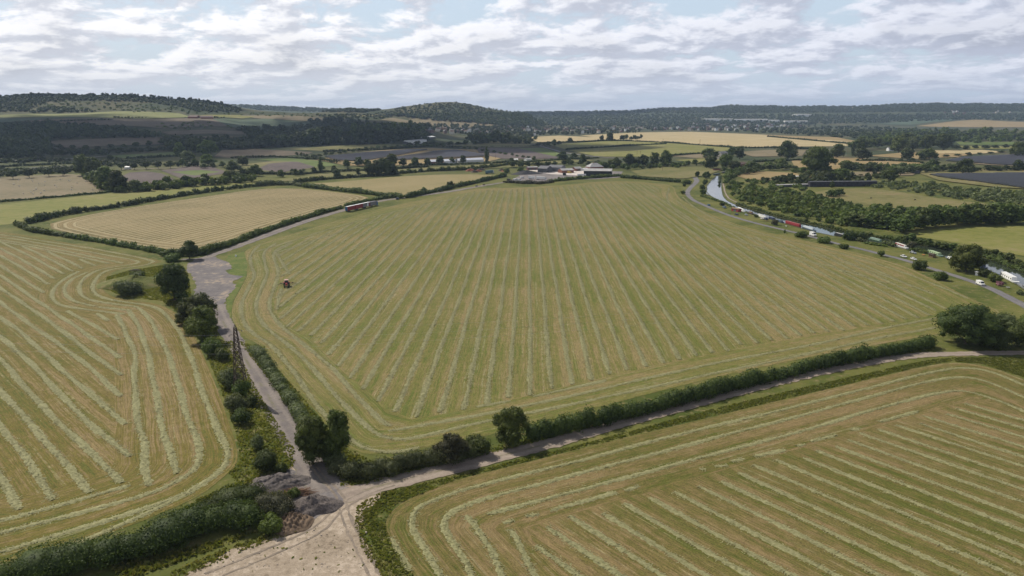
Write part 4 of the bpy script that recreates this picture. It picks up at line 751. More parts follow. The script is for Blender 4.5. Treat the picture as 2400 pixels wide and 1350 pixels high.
# --- trees of the middle distance ---
T0 = 'trees along the left avenue'
for x, y in [(31, 420), (69, 417), (115, 414), (148, 412)]: tree_at('lime_tree', x, y, 20, 27, 'dark', 'round dark tree standing on the edge of the sheep pasture', group='trees on the edge of the sheep pasture', basef=.22)
for x, y in [(285, 399), (315, 398), (343, 397), (371, 396), (400, 395), (428, 392), (458, 390)]: tree_at('lime_tree', x, y, 17, 17, 'dark', 'small round tree in the row above the ploughed plots', group='row of small round trees above the ploughed plots', basef=.28)
MT = [(196, 412, 50, 42, 'mid', 'tall tree at the upper left of the big pasture corner clump'), (220, 414, 46, 42, 'mid', 'broad tree in the big pasture corner clump'), (226, 432, 34, 30, 'grey', 'greyish tree inside the big pasture corner clump'), (250, 442, 54, 46, 'mid', 'tall leafy tree in the middle of the pasture corner clump'), (277, 449, 52, 44, 'dark', 'dark dense tree at the right end of the pasture corner clump'),
      (317, 449, 27, 32, 'grey', 'pale grey round tree beside the dark corner clump'), (343, 445, 16, 18, 'brown', 'low yellowish bush tree on the meadow edge'), (368, 441, 19, 26, 'mid', 'round tree between meadow and ploughed plot'), (393, 438, 25, 28, 'mid', 'conical tree below the ploughed plot'), (437, 435, 23, 27, 'dark', 'dark round tree between the two ploughed plots'), (484, 433, 25, 32, 'dark', 'broad dark tree below the right ploughed plot'), (540, 426, 25, 44, 'mid', 'wide spreading tree at the right ploughed plot'), (572, 421, 24, 28, 'dark', 'dark tree right of the wide spreading one'), (597, 413, 26, 36, 'mid', 'leafy tree near the tan field corner'),
      (423, 372, 40, 28, 'mid', 'tall pale tree left of the far meadow'), (458, 362, 38, 42, 'dark', 'large dark tree of the far left wood edge'), (488, 366, 36, 48, 'mid', 'large rounded mid green tree of the far left wood edge'), (440, 380, 26, 34, 'grey', 'grey willow below the far left wood edge'), (488, 389, 27, 40, 'mid', 'broad tree at the end of the avenue'), (545, 402, 25, 34, 'mid', 'tree beside the small ploughed strip'), (570, 388, 22, 26, 'dark', 'dark tree above the small ploughed strip'),
      (813, 392, 18, 17, 'mid', 'small round tree left below the dark solar field'), (842, 389, 21, 24, 'dark', 'dark round tree below the left solar field'), (861, 388, 15, 18, 'mid', 'smaller tree right of the dark round tree'), (919, 391, 32, 28, 'mid', 'tall spreading tree in front of the solar fields'), (897, 391, 20, 24, 'dark', 'dark tree left of the tall spreading tree'), (945, 389, 18, 19, 'dark', 'round dark tree right of the tall spreading tree'), (973, 388, 19, 20, 'mid', 'round tree left of the long white sheds'), (1002, 387, 18, 15, 'dark', 'round tree at the red end of the long sheds'), (1031, 386, 20, 20, 'dark', 'round tree hiding part of the long white sheds'), (1060, 383, 15, 13, 'mid', 'small tree before the middle of the white sheds'), (1085, 382, 18, 16, 'dark', 'round tree before the right part of the white sheds'),
      (783, 400, 12, 14, 'grey', 'thin pale tree at the green plot corner'), (658, 415, 16, 18, 'mid', 'tree below the far ploughed plot, first of three'), (693, 412, 16, 14, 'mid', 'tree below the far ploughed plot, second of three'), (706, 410, 13, 12, 'dark', 'tree below the far ploughed plot, last of three'), (737, 406, 14, 12, 'dark', 'small tree left of the tall poplar'), (790, 418, 22, 22, 'dark', 'dark tree in the hedge above the strip field'), (840, 413, 20, 12, 'dark', 'narrow tree left of the dark copse'),
      (1846, 375, 45, 48, 'dark', 'large round isolated tree left on the right meadows'), (1913, 408, 62, 76, 'mid', 'very large spreading tree among the right paddocks'), (1962, 370, 32, 36, 'mid', 'leafy tree behind the very large spreading tree'), (2021, 374, 25, 38, 'dark', 'dark wide tree below the three poplars'), (2126, 375, 28, 30, 'dark', 'dark tree beside the tan paddock'), (2172, 374, 24, 46, 'mid', 'wide green tree right of the tan paddock'), (2210, 352, 38, 42, 'dark', 'tall dark tree at the right wood edge'), (2172, 352, 36, 32, 'mid', 'tree in the right wood edge beside the tall dark one'), (2139, 352, 28, 28, 'grey', 'pale round tree in front of the right wood'), (2105, 358, 40, 42, 'bright', 'bright green broad tree before the right wood'),
      (2082, 425, 28, 38, 'mid', 'round tree above the bramble slope'), (2260, 408, 36, 46, 'dark', 'big dark tree between the two right solar fields'), (1829, 388, 15, 34, 'bright', 'pale yellow green willow on the left of the largest tree'), (1970, 420, 24, 40, 'mid', 'leafy tree above the dark wall'), (1935, 424, 20, 44, 'dark', 'dark tree behind the dark wall'), (2185, 395, 20, 30, 'dark', 'dark bushy tree above the pale lane'), (2045, 400, 18, 40, 'dark', 'dark tree row piece below the tan paddock'), (1985, 395, 16, 40, 'mid', 'bushy tree below the tan paddock, left'), (2120, 402, 18, 44, 'grey', 'greyish bushy tree below the tan paddock, right'),
      (2385, 400, 26, 24, 'dark', 'dark conifer at the right edge by the solar field'), (2385, 368, 34, 40, 'mid', 'tree at the right edge above the green hut'), (1950, 440, 15, 12, 'dark', 'small dark tree below the dark wall'), (1948, 461, 15, 30, 'mid', 'round scrub tree on the right meadow edge'), (1967, 459, 16, 26, 'dark', 'dark scrub tree on the right meadow edge'),
      (1475, 390, 30, 28, 'dark', 'dark tree behind the farm, left of three'), (1505, 390, 25, 36, 'dark', 'wide dark tree behind the farm, middle of three'), (1533, 390, 34, 24, 'mid', 'tall pale tree behind the farm'), (1560, 390, 38, 30, 'mid', 'tallest tree of the clump behind the farm'), (1440, 393, 22, 34, 'mid', 'tree right behind the brick farmhouse'), (1418, 395, 15, 20, 'dark', 'small dark tree beside the brick farmhouse'), (1366, 384, 23, 17, 'mid', 'tree beside the far pasture before the farm'), (1318, 375, 20, 24, 'dark', 'dark tree at the end of the far ploughed field'), (1345, 372, 13, 18, 'dark', 'small tree right of the far ploughed field'), (1333, 385, 14, 16, 'dark', 'small tree behind the dark farm barns'),
      (1661, 372, 23, 40, 'mid', 'rounded tree where the canal first appears'), (1666, 394, 28, 36, 'dark', 'dark tree beside the upper canal'), (1700, 396, 34, 38, 'mid', 'large tree right of the upper canal'), (1733, 373, 31, 26, 'dark', 'dark tall tree beyond the upper canal'), (1716, 366, 22, 20, 'mid', 'mid green tree beyond the upper canal'), (1722, 400, 22, 32, 'dark', 'dark tree above the small paddock'), (1760, 402, 22, 40, 'mid', 'tree row piece above the small paddock'), (1800, 395, 14, 36, 'bright', 'bright low tree above the small paddock'),
      (1429, 330, 20, 20, 'dark', 'isolated tree on the near edge of the wheat field'), (1410, 330, 13, 12, 'dark', 'smaller tree left of the isolated wheat field tree'), (1336, 334, 11, 13, 'dark', 'small tree between the two wheat fields'), (1299, 338, 11, 12, 'mid', 'small tree by the distant lane'),
      (1112, 400, 10, 12, 'dark', 'little tree left of the blue trailer'), (1188, 406, 12, 16, 'mid', 'tree beside the farmyard entrance'), (1220, 403, 11, 18, 'mid', 'tree left of the grey gravel pile'), (1199, 380, 10, 13, 'dark', 'small round tree by the far road'), (1252, 376, 10, 10, 'mid', 'small tree by the far garden')]
for x, y, h_, w_, f_, lb in MT: tree_at('broadleaf_tree', x, y, h_, w_, f_, lb, basef=.04)
for x, y, h_, w_, lb in [(1141, 381, 36, 11, 'lone dark poplar at the right end of the long white sheds'), (752, 405, 36, 12, 'lone dark poplar on the left of the solar fields'), (1998, 366, 31, 8, 'thin poplar, leftmost of the three beyond the paddock'), (2011, 366, 36, 9, 'middle poplar of the three beyond the paddock'), (2021, 366, 38, 9, 'tallest right poplar of the three beyond the paddock'), (1058, 300, 12, 4, 'slim dark conifer before the distant tan field')]:
    tree_at('poplar_tree', x, y, h_, w_, 'dark', lb, shape='poplar', basef=.05)
# dark copse
for i, (x, y, h_, w_) in enumerate([(866, 413, 30, 28), (885, 412, 38, 32), (905, 411, 40, 32), (920, 410, 30, 24)]): tree_at('copse_tree', x, y, h_, w_, 'dark', 'dark tree of the copse behind the strip field', group='dark copse behind the strip field', basef=.05)
def treeline(pts, n, h0, w0, fol, label, group, name='broadleaf_tree', jy=1.0):
    name = 'hedgerow_bush' if 'bush' in group else 'woodland_tree' if 'wood' in group or 'belt' in group else 'slim_tree' if 'slim' in group or 'clipped' in group else name  # same broadleaf copies, object name picked from words in the group
    P = resample(np.array(pts, float), 1.0); k = np.linspace(0, len(P) - 1, n).astype(int)
    for q in P[k]:
        p = G(q[0] + rng.uniform(-2, 2), q[1] + rng.uniform(-jy, jy)); s = mpp(p); hh = h0 * rng.uniform(.75, 1.25) * s; ww = w0 * rng.uniform(.8, 1.25) * s
        src = PROTO[fol][rng.integers(0, 4)]; c = src.copy(); COL.objects.link(c); c.name = name; c.location = p; c.rotation_euler = (0, 0, rng.uniform(0, 6.28)); c.scale = (ww, ww, hh); tag(c, label, 'tree', group)
PROTO = {}
for f_ in ('dark', 'mid', 'grey'):
    PROTO[f_] = []
    for i in range(4):
        rg = np.random.default_rng(40 + i); V, Fc, tn = leaf_geo(crown_lobes(rg, 1, 1, .06, 7), 480, .085, rg)
        t = trunk_mb(rg, 1, .03, .06, 1); o = len(V); me = raw_mesh('broadleaf_tree', V, Fc, tn); me.materials.append(FOL[f_])
        b_ = bpy.data.objects.new('proto', me); PROTO[f_].append(b_)
treeline([(0, 416), (50, 409), (110, 406), (180, 404)], 12, 13, 17, 'dark', 'tree of the dark band behind the sheep pasture', 'dark trees behind the sheep pasture')
treeline([(0, 372), (90, 368), (190, 362), (250, 368), (260, 378)], 12, 13, 20, 'dark', 'tree of the far left hedge line by the lane', 'trees of the far left lane')
treeline([(230, 356), (330, 352), (414, 350)], 12, 8, 16, 'dark', 'tree of the hedge line above the left green meadow', 'tree hedge above the left green meadow')
treeline([(110, 348), (220, 352), (290, 347), (400, 336), (560, 332)], 16, 11, 18, 'dark', 'tree of the hedge line under the brown hillside field', 'tree hedge under the brown hillside field')
treeline([(480, 395), (520, 392), (560, 400)], 5, 12, 18, 'mid', 'tree at the bend of the left meadow lane', 'trees at the bend of the left meadow lane')
treeline([(560, 412), (620, 408), (700, 402), (760, 398)], 9, 8, 12, 'mid', 'bushy tree on the border of the far plots', 'bushy trees bordering the far plots')
treeline([(720, 374), (760, 366), (860, 352), (940, 347), (1040, 343)], 22, 8, 14, 'mid', 'tree of the row along the top of the solar fields', 'tree row along the top of the solar fields')
treeline([(695, 364), (740, 374), (790, 384), (870, 382)][:3], 22, 9, 6, 'grey', 'tree of the clipped row on the left of the solar fields', 'clipped tree row left of the solar fields')
treeline([(1060, 345), (1120, 352), (1180, 362), (1240, 372)], 14, 6, 10, 'mid', 'bush of the row on the right of the solar fields', 'bush row on the right of the solar fields')
treeline([(1200, 392), (1280, 390), (1340, 386), (1400, 388)], 11, 13, 16, 'dark', 'tree of the row behind the dark farm barns', 'tree row behind the farm barns')
treeline([(1470, 398), (1520, 396), (1575, 390), (1640, 386), (1700, 384)], 14, 11, 18, 'mid', 'tree of the row beyond the small pasture', 'tree row beyond the small pasture')
treeline([(1600, 388), (1640, 390), (1680, 390)], 6, 12, 6, 'grey', 'slim roadside tree beside the canal road', 'slim trees beside the upper canal road')
treeline([(1455, 329), (1480, 328), (1502, 325)], 7, 10, 11, 'dark', 'tree of the small grove in the wheat field', 'small grove in the wheat field')
treeline([(1262, 342), (1290, 342), (1310, 340)], 5, 8, 12, 'dark', 'tree beside the start of the distant lane', 'trees by the distant lane')
treeline([(1750, 410), (1790, 400), (1840, 398), (1900, 404), (1960, 412)], 12, 14, 26, 'mid', 'tree of the belt round the small paddock', 'tree belt round the small paddock')
treeline([(1800, 424), (1860, 428), (1920, 430)], 8, 10, 20, 'dark', 'bush of the row in front of the white field shelter', 'bush row by the white field shelter')
treeline([(1700, 432), (1712, 425), (1740, 408), (1770, 398)], 12, 15, 15, 'mid', 'tree on the outer bank of the canal bend', 'trees on the outer bank of the canal bend')
treeline([(1980, 398), (2040, 402), (2100, 408), (2160, 406), (2230, 402)], 14, 15, 26, 'dark', 'tree of the belt above the pale lane', 'tree belt above the pale lane')
treeline([(2230, 404), (2300, 402), (2400, 400)], 9, 12, 24, 'dark', 'tree between the two right solar fields', 'trees between the right solar fields')
treeline([(2000, 352), (2040, 350), (2100, 344), (2170, 348), (2230, 340)], 14, 26, 34, 'mid', 'tree of the front row of the right wood', 'front row of the right wood')
treeline([(2240, 350), (2330, 348), (2400, 344)], 8, 9, 20, 'dark', 'tree of the hedge between the far right meadows', 'hedge trees of the far right meadows')
treeline([(2060, 378), (2160, 376), (2240, 366), (2320, 360), (2400, 352)], 14, 6, 16, 'dark', 'bush of the hedge under the far right stubble', 'hedge bushes under the far right stubble')
treeline([(2110, 545), (2160, 535), (2220, 528), (2300, 525), (2400, 522)], 16, 44, 56, 'mid', 'tree of the dense belt above the right yellow green field', 'dense tree belt above the right field')
treeline([(2000, 528), (2060, 534), (2110, 540)], 6, 32, 44, 'mid', 'tree of the belt beside the outer canal bank', 'tree belt beside the outer canal bank')
treeline([(2120, 566), (2180, 578), (2240, 588), (2300, 598), (2350, 612), (2420, 636)], 17, 20, 26, 'mid', 'bush of the line between canal and right field', 'bush line between canal and right field')
treeline([(620, 345), (700, 342), (790, 338), (860, 336), (950, 330)], 20, 34, 34, 'dark', 'tall tree of the dark wood left of the village', 'dark wood left of the village')
treeline([(830, 322), (880, 320), (940, 318), (1000, 312)], 10, 28, 26, 'mid', 'tall paler tree on the edge of the village wood', 'paler trees on the edge of the village wood')
treeline([(960, 342), (1060, 341), (1130, 338)], 10, 10, 18, 'dark', 'tree behind the white industrial sheds', 'trees by the white industrial sheds')
treeline([(1105, 334), (1140, 334), (1190, 333)], 7, 26, 24, 'mid', 'rounded tree of the clump right of the industrial sheds', 'tree clump right of the industrial sheds')

# --- masses nobody would count: woods, scrub, hill thickets ---
def wood(name, polys, dx, dy, h0, w0, fol, label, nq=22, keep=1.0, cap=None):
    P = np.vstack([a for a in (area_pts(p, dx, dy, keep=keep) for p in polys) if len(a)]); dd = P[:, 1] * cp / F
    vr = (.35, 2.1) if name == 'scrub' else (.65, 1.35); hts = h0 * rng.uniform(*vr, len(P)); wds = w0 * rng.uniform(.7, 1.35, len(P)) * (np.sqrt(hts / h0) if name == 'scrub' else 1); print(name, len(P))
    return clump_field(name, P - [0, 0, .3], hts, wds, fol, label, nq)
wood('woodland', [[(-60, 300), (60, 296), (130, 292), (150, 300), (110, 335), (120, 362), (-60, 368)], [(100, 296), (200, 298), (280, 306), (370, 318), (380, 325), (260, 324), (120, 326)]], 9, 3.2, 15, 14, 'far', 'dark wood on the slope at the far left')
wood('woodland', [[(380, 330), (560, 334), (610, 330), (620, 350), (500, 352), (400, 356)], [(560, 305), (720, 300), (900, 300), (1000, 306), (1010, 330), (860, 340), (600, 346)], [(720, 284), (800, 282), (880, 292), (870, 305), (740, 298)]], 10, 3.0, 15, 15, 'far', 'dark valley wood below the hills')
wood('woodland', [[(870, 294), (1000, 292), (1250, 300), (1500, 300), (1500, 312), (1380, 316), (1240, 318), (1100, 316), (1000, 308)], [(1120, 316), (1260, 320), (1250, 338), (1130, 336)]], 9, 2.6, 12, 14, 'far', 'trees among the houses of the village')
wood('woodland', [[(1500, 296), (1800, 296), (2060, 298), (2200, 312), (2420, 318), (2420, 330), (2230, 332), (2010, 326), (1800, 312), (1620, 306), (1500, 308)]], 10, 2.8, 12, 15, 'far', 'tree covered plain beyond the wheat field')
wood('woodland', [[(2020, 318), (2120, 305), (2300, 306), (2420, 312), (2420, 332), (2240, 338), (2100, 342), (2010, 336)]], 14, 5, 14, 16, 'mid', 'dark green wood on the right behind the paddocks', 30)
wood('woodland', [[(900, 270), (1230, 266), (1500, 268), (1900, 270), (2420, 268), (2420, 284), (2280, 280), (2060, 288), (1780, 296), (1500, 298), (1200, 296), (1010, 282)]], 8, 1.7, 12, 18, 'far', 'wooded plain running to the foot of the far ridge', 16)
wood('thicket', [[(-40, 229), (60, 222), (300, 222), (420, 230), (520, 243), (568, 256), (560, 264), (460, 262), (420, 250), (330, 240), (200, 236), (110, 240), (60, 262), (-40, 268)], [(120, 250), (220, 262), (180, 264), (60, 266)]], 6, 2.2, 9, 12, 'far', 'woods and thickets on the crest of the left hill', 14, .8)
wood('thicket', [[(940, 252), (990, 244.5), (1030, 240), (1066, 240.3), (1110, 246.5), (1210, 262), (1240, 272), (1180, 276), (1060, 268), (940, 266), (900, 276), (870, 270)], [(740, 270), (830, 268), (940, 270), (900, 280), (760, 278)]], 6, 2.0, 6, 11, 'far', 'woods and thickets covering the round hill', 14, .75)
wood('thicket', [[(540, 246), (640, 247), (800, 254), (900, 258), (860, 264), (740, 262), (600, 258)]], 5, 1.5, 9, 24, 'far', 'woods on the low far ridge between the hills', 12)
wood('thicket', [[(1200, 261), (1500, 257), (1600, 251), (1720, 244), (1800, 247), (1960, 248), (2060, 246), (2200, 241), (2420, 243), (2420, 262), (1240, 267)]], 5, 1.3, 8, 24, 'far', 'woods covering the long far ridge on the right', 12)
wood('hedgerow_trees', [[(-40, 341), (110, 342), (130, 352), (260, 356), (420, 345), (420, 353), (240, 362), (80, 368), (-40, 374)], [(200, 382), (300, 378), (400, 386), (470, 384), (470, 391), (300, 390), (200, 392)], [(-40, 398), (40, 400), (190, 394), (190, 402), (40, 409), (-40, 413)], [(-40, 376), (120, 374), (230, 376), (60, 384), (-40, 385)]], 9, 4, 6, 8, 'far', 'dark overgrown hedges and thickets of the far left valley')
wood('hedgerow_trees', [[(1960, 386), (2100, 390), (2250, 390), (2170, 402), (2000, 402)], [(1700, 406), (1745, 396), (1800, 396), (1740, 406), (1715, 420), (1700, 424)], [(1850, 402), (1890, 398), (1990, 404), (1960, 412), (1870, 408)], [(1380, 388), (1480, 386), (1580, 388), (1620, 384), (1600, 394), (1400, 396)]], 9, 4, 6, 8, 'mid', 'bushy undergrowth between the paddocks and canal')
# scattered shrubs on the grassy hillsides
wood('hillside_shrubs', [[(60, 236), (250, 240), (420, 250), (560, 264), (700, 266), (830, 270), (700, 276), (480, 268), (240, 262), (40, 262)], [(460, 283), (560, 300), (460, 305), (330, 296)]], 11, 3.4, 4, 9, 'mid', 'scattered shrubs on the grassy hillside', 14, .6)
wood('scrub', [[(1702, 436), (1740, 424), (1800, 430), (1880, 440), (1900, 452), (1950, 470), (2000, 482), (2120, 492), (2420, 488), (2420, 520), (2200, 528), (2090, 542), (1960, 528), (1840, 502), (1760, 482), (1715, 462)]], 11, 4.0, 3.0, 5.0, 'mid', 'bramble and willow scrub between canal and meadow', 34, .72)
wood('scrub', [[(1750, 440), (1850, 452), (1960, 486), (1990, 510), (1880, 505), (1790, 482), (1730, 460)]], 9, 4.0, 2.6, 4.0, 'bright', 'bright green low scrub beside the towpath', 34)
wood('scrub', [[(2010, 436), (2090, 428), (2160, 428), (2250, 440), (2420, 455), (2420, 482), (2330, 476), (2200, 462), (2090, 444)]], 12, 3.4, 2.4, 5.0, 'grey', 'grey green brambles on the slope above the right meadow', 30)
wood('scrub', [[(1780, 424), (1960, 424), (2080, 428), (1900, 432), (1790, 430)], [(1870, 412), (2000, 412), (2100, 408), (2100, 420), (1900, 424)]], 12, 4.0, 5, 7, 'dark', 'dark scrub in front of and behind the dark wall', 30)
wood('hedgerow_trees', [[(180, 404), (200, 398), (262, 436), (300, 446), (420, 434), (600, 420), (600, 427), (420, 442), (300, 453), (240, 447)]], 9, 4, 8, 9, 'mid', 'undergrowth filling the pasture corner clump and meadow edge', 40)
hedge(GG([(1727, 479), (1782, 495), (1838, 511), (1912, 527), (1980, 543), (2071, 559)]), 3.2, 2.0, 'mid', 'added reedy growth along the outer canal bank, far part', rag=.5); hedge(GG([(2071, 559), (2145, 572), (2238, 587), (2312, 604), (2367, 625), (2430, 652)]), 3.5, 2.6, 'mid', 'added reedy growth along the outer canal bank, near part', rag=.5)  # tall bank growth added so the water mirrors dark green
hedge(GG([(1988, 561), (2034, 569)]), 3, 1.6, 'grey', 'reeds left of the light green narrowboat', rag=.6); hedge(GG([(2070, 573), (2095, 578)]), 4, 2.6, 'grey', 'tall weeds between the green roofed and red panelled boats', rag=.6); hedge(GG([(2130, 586), (2170, 594)]), 3, 1.6, 'mid', 'reeds right of the red panelled boat', rag=.6); hedge(GG([(2030, 571), (2075, 578)]), 3, 1.2, 'bright', 'flowering weeds before the light green narrowboat', rag=.6); hedge(GG([(2240, 614), (2285, 628)]), 3, 1.8, 'mid', 'bank growth under the large green tree', rag=.5)
hedge(GG([(1642, 460), (1690, 474), (1712, 484)]), 2.6, 1.6, 'mid', 'low growth along the near bank of the wide water', rag=.6)
# hedges of the far fields
FH = [([(545, 371), (640, 368), (760, 376), (850, 392)], 'far hedge under the green plots'), ([(590, 408), (700, 410), (760, 404), (900, 398), (1000, 392)], 'far hedge below the left plots'), ([(960, 388), (1060, 387), (1148, 384)], 'clipped hedge before the long white sheds'), ([(1158, 383), (1240, 381), (1310, 376), (1400, 371)], 'clipped hedge along the far road'),
      ([(1330, 352), (1450, 344), (1560, 338)], 'thin hedge across the far green field'), ([(1262, 337), (1420, 331), (1440, 330)], 'hedge left of the isolated wheat field tree'), ([(1440, 330), (1560, 335), (1720, 347), (1800, 347), (1900, 350)], 'long hedge along the near edge of the wheat field'), ([(1800, 321), (1900, 330), (1990, 338)], 'thin hedge across the wheat'),
      ([(1565, 367), (1640, 361), (1710, 358)], 'hedge of the small tan meadow'), ([(300, 372), (414, 367)], 'dark clipped hedge under the left green meadow'), ([(0, 392), (60, 389), (130, 386)], 'dark clipped hedge by the far left lane'), ([(140, 385), (200, 382)], 'short dark hedge right of the lane gap'), ([(760, 356), (900, 351), (1020, 343)], 'hedge above the solar fields'), ([(1040, 345), (1200, 346), (1290, 345)], 'hedge above the far ploughed field'), ([(-40, 290), (120, 287), (262, 282)], 'hedge line across the far left hill foot'), ([(270, 276), (400, 279), (540, 280)], 'hedge line below the bright hill field'), ([(1770, 380), (1880, 376), (1900, 374)], 'hedge below the large isolated tree'), ([(1800, 346), (1900, 350)], 'hedge above the large isolated tree'), ([(2010, 378), (2080, 378), (2160, 382)], 'hedge across the tan paddocks')]
for pts, lb in FH:
    W = np.array(GG(pts)); dm = W[:, 1].mean(); hedge(W, 4 + dm * .0015, 2.6 + dm * .0009, 'far', lb, rag=.3, step=max(4, dm * .004), ls=max(.6, dm * .0012))
# --- rough verge grass and weeds near the camera (stuff) ---
def tufts(name, polys, dens, h0, label, cols=('a', 'b'), seed=1):
    rg = np.random.default_rng(seed); Q = []
    for poly in polys:
        W = np.array(GG(poly))[:, :2]; lo, hi = W.min(0), W.max(0); n = int(np.prod(hi - lo) * dens); P = rg.uniform(lo, hi, (n, 2)); P = P[inside(P, W)]
        if len(P) == 0: continue
        # patchy
        kk = np.sin(P[:, 0] * .31 + 1) * np.sin(P[:, 1] * .27) + np.sin(P[:, 0] * 1.1) * np.sin(P[:, 1] * .9 + 2) + rg.normal(0, .6, len(P)); P = P[kk > -1.1]; Q.append(P)
    P = np.vstack(Q); n = len(P); a = rg.uniform(0, 6.28, n); u = np.stack([np.cos(a), np.sin(a), np.zeros(n)], 1); h_ = h0 * rg.uniform(.5, 1.5, n); s = .32 * rg.uniform(.6, 1.4, n)
    B = np.column_stack([P, np.zeros(n)]); lean = rg.normal(0, .3, (n, 3)) * h_[:, None]; lean[:, 2] = h_
    V = np.stack([B - u * s[:, None], B + u * s[:, None], B + u * s[:, None] * .7 + lean, B - u * s[:, None] * .7 + lean * .9], 1).reshape(-1, 3)
    o = link(name, raw_mesh(name, V, np.arange(4 * n).reshape(-1, 4), rg.uniform(0, 1, n)), VERGE); print(name, n); return tag(o, label, 'grass', kind='stuff')
VERGE = foliage('verge_grass', (.100, .122, .022), (.225, .205, .072), 0, .42)
tufts('verge_grass', [[(880, 1178), (925, 1150), (1087, 1110), (1347, 1045), (1700, 952), (1900, 905), (2090, 862), (2173, 845), (2232, 838), (2400, 838), (2400, 885), (2303, 853), (2232, 847), (2173, 855), (1900, 920), (1510, 1013), (1087, 1118), (930, 1180), (900, 1225), (918, 1279), (970, 1350), (920, 1350), (880, 1290), (852, 1230)]], 11, .26, 'rough tall grass between the pale track and lower right field', seed=2)
tufts('verge_grass', [[(800, 1140), (860, 1136), (1000, 1098), (1200, 1052), (1400, 998), (1600, 942), (1800, 890), (2000, 846), (2190, 820), (2190, 805), (2000, 830), (1600, 920), (1240, 1020), (1130, 1060), (1000, 1075), (780, 1085)]], 5, .38, 'rough grass and weeds at the foot of the track hedges', seed=3)
tufts('verge_grass', [[(515, 800), (545, 800), (600, 910), (640, 975), (690, 1055), (690, 1095), (640, 1110), (560, 1130), (535, 1110), (562, 1080), (555, 1020), (520, 920), (480, 820), (440, 750), (380, 705), (300, 697), (250, 680), (250, 650), (300, 635), (390, 620), (440, 640), (450, 700), (500, 730)], [(560, 800), (600, 812), (700, 920), (800, 1045), (860, 1075), (800, 1100), (745, 1050), (660, 930)]], 5, .36, 'rough grass and weeds beside the grey track and pylon', seed=4)
tufts('weeds', [[(470, 1170), (560, 1130), (600, 1125), (690, 1150), (640, 1200), (600, 1235), (440, 1230), (400, 1215)], [(250, 1330), (420, 1290), (560, 1255), (620, 1240), (560, 1265), (440, 1310), (300, 1360)]], 9, .5, 'green weeds around the rubble and lower left hedge', seed=5)
tufts('weeds', [[(560, 1290), (740, 1236), (800, 1240), (850, 1320), (860, 1350), (440, 1350)]], .12, .3, 'small weeds growing out of the pale ground at the bottom', seed=6)
tufts('weeds', [[(400, 1340), (540, 1280), (640, 1250), (690, 1236), (700, 1246), (560, 1296), (440, 1350), (400, 1352)], [(838, 1185), (885, 1160), (930, 1146), (900, 1180), (850, 1240), (880, 1300), (925, 1352), (895, 1352), (850, 1290), (832, 1230)]], 6, .3, 'ragged grass creeping over the edge of the pale ground', seed=7)
print('plants ready')
#PART4
# ================================================================== BUILT THINGS
white = mat('white_paint', (.78, .78, .76), .5, var=.06); cream = mat('cream', (.62, .58, .50), .6); black = mat('black_sheet', (.022, .024, .026), .55, var=.3, scale=.3); rubber = mat('tyre_rubber', (.03, .03, .03), .85)
glass = mat('dark_glass', (.03, .04, .05), .12, spec=.6); red = mat('red_paint', (.27, .03, .035), .5, var=.2); blue = mat('blue_paint', (.04, .13, .25), .5); navy = mat('navy_paint', (.03, .045, .09), .3, spec=.6); silver = mat('silver_paint', (.45, .47, .49), .35, .4); steel = mat('galvanised_steel', (.32, .33, .34), .5, .6)
rust = mat('rusty_steel', (.07, .05, .04), .7, .3, var=.35, scale=4); brick = mat('red_brick', (.24, .11, .08), .85, var=.2); slate = mat('grey_roof', (.16, .16, .17), .75, var=.2, scale=.5); fibre = mat('pale_fibre_roof', (.40, .39, .38), .8, var=.15, scale=.3); dgrey = mat('dark_grey_cladding', (.09, .095, .10), .6, var=.2, scale=.3); wood_m = mat('weathered_wood', (.22, .15, .09), .85, var=.3, scale=3)
tile = mat('clay_tiles', (.15, .10, .08), .8, var=.25, scale=1); green_p = mat('green_paint', (.05, .10, .06), .5); teal = mat('teal_paint', (.12, .28, .24), .5); panel = mat('solar_panel_back', (.46, .48, .56), .5, var=.15); stick = mat('dead_branches', (.23, .14, .09), .9, var=.4, scale=5); soil = mat('brown_soil', (.17, .12, .08), .95, var=.35, scale=1.2); ash = mat('grey_gravel', (.125, .105, .095), .95, var=.4, scale=2.5); wool = mat('wool', (.62, .58, .50), .9); hide = mat('dark_hide', (.04, .03, .025), .8); orange = mat('orange_paint', (.55, .20, .05), .5); ltgreen = mat('light_green_paint', (.24, .33, .26), .6); grave = mat('blue_grey_paint', (.12, .16, .20), .4)

def head(px, py, qx, qy):
    A, B = G(px, py), G(qx, qy); return math.atan2(B[1] - A[1], B[0] - A[0])
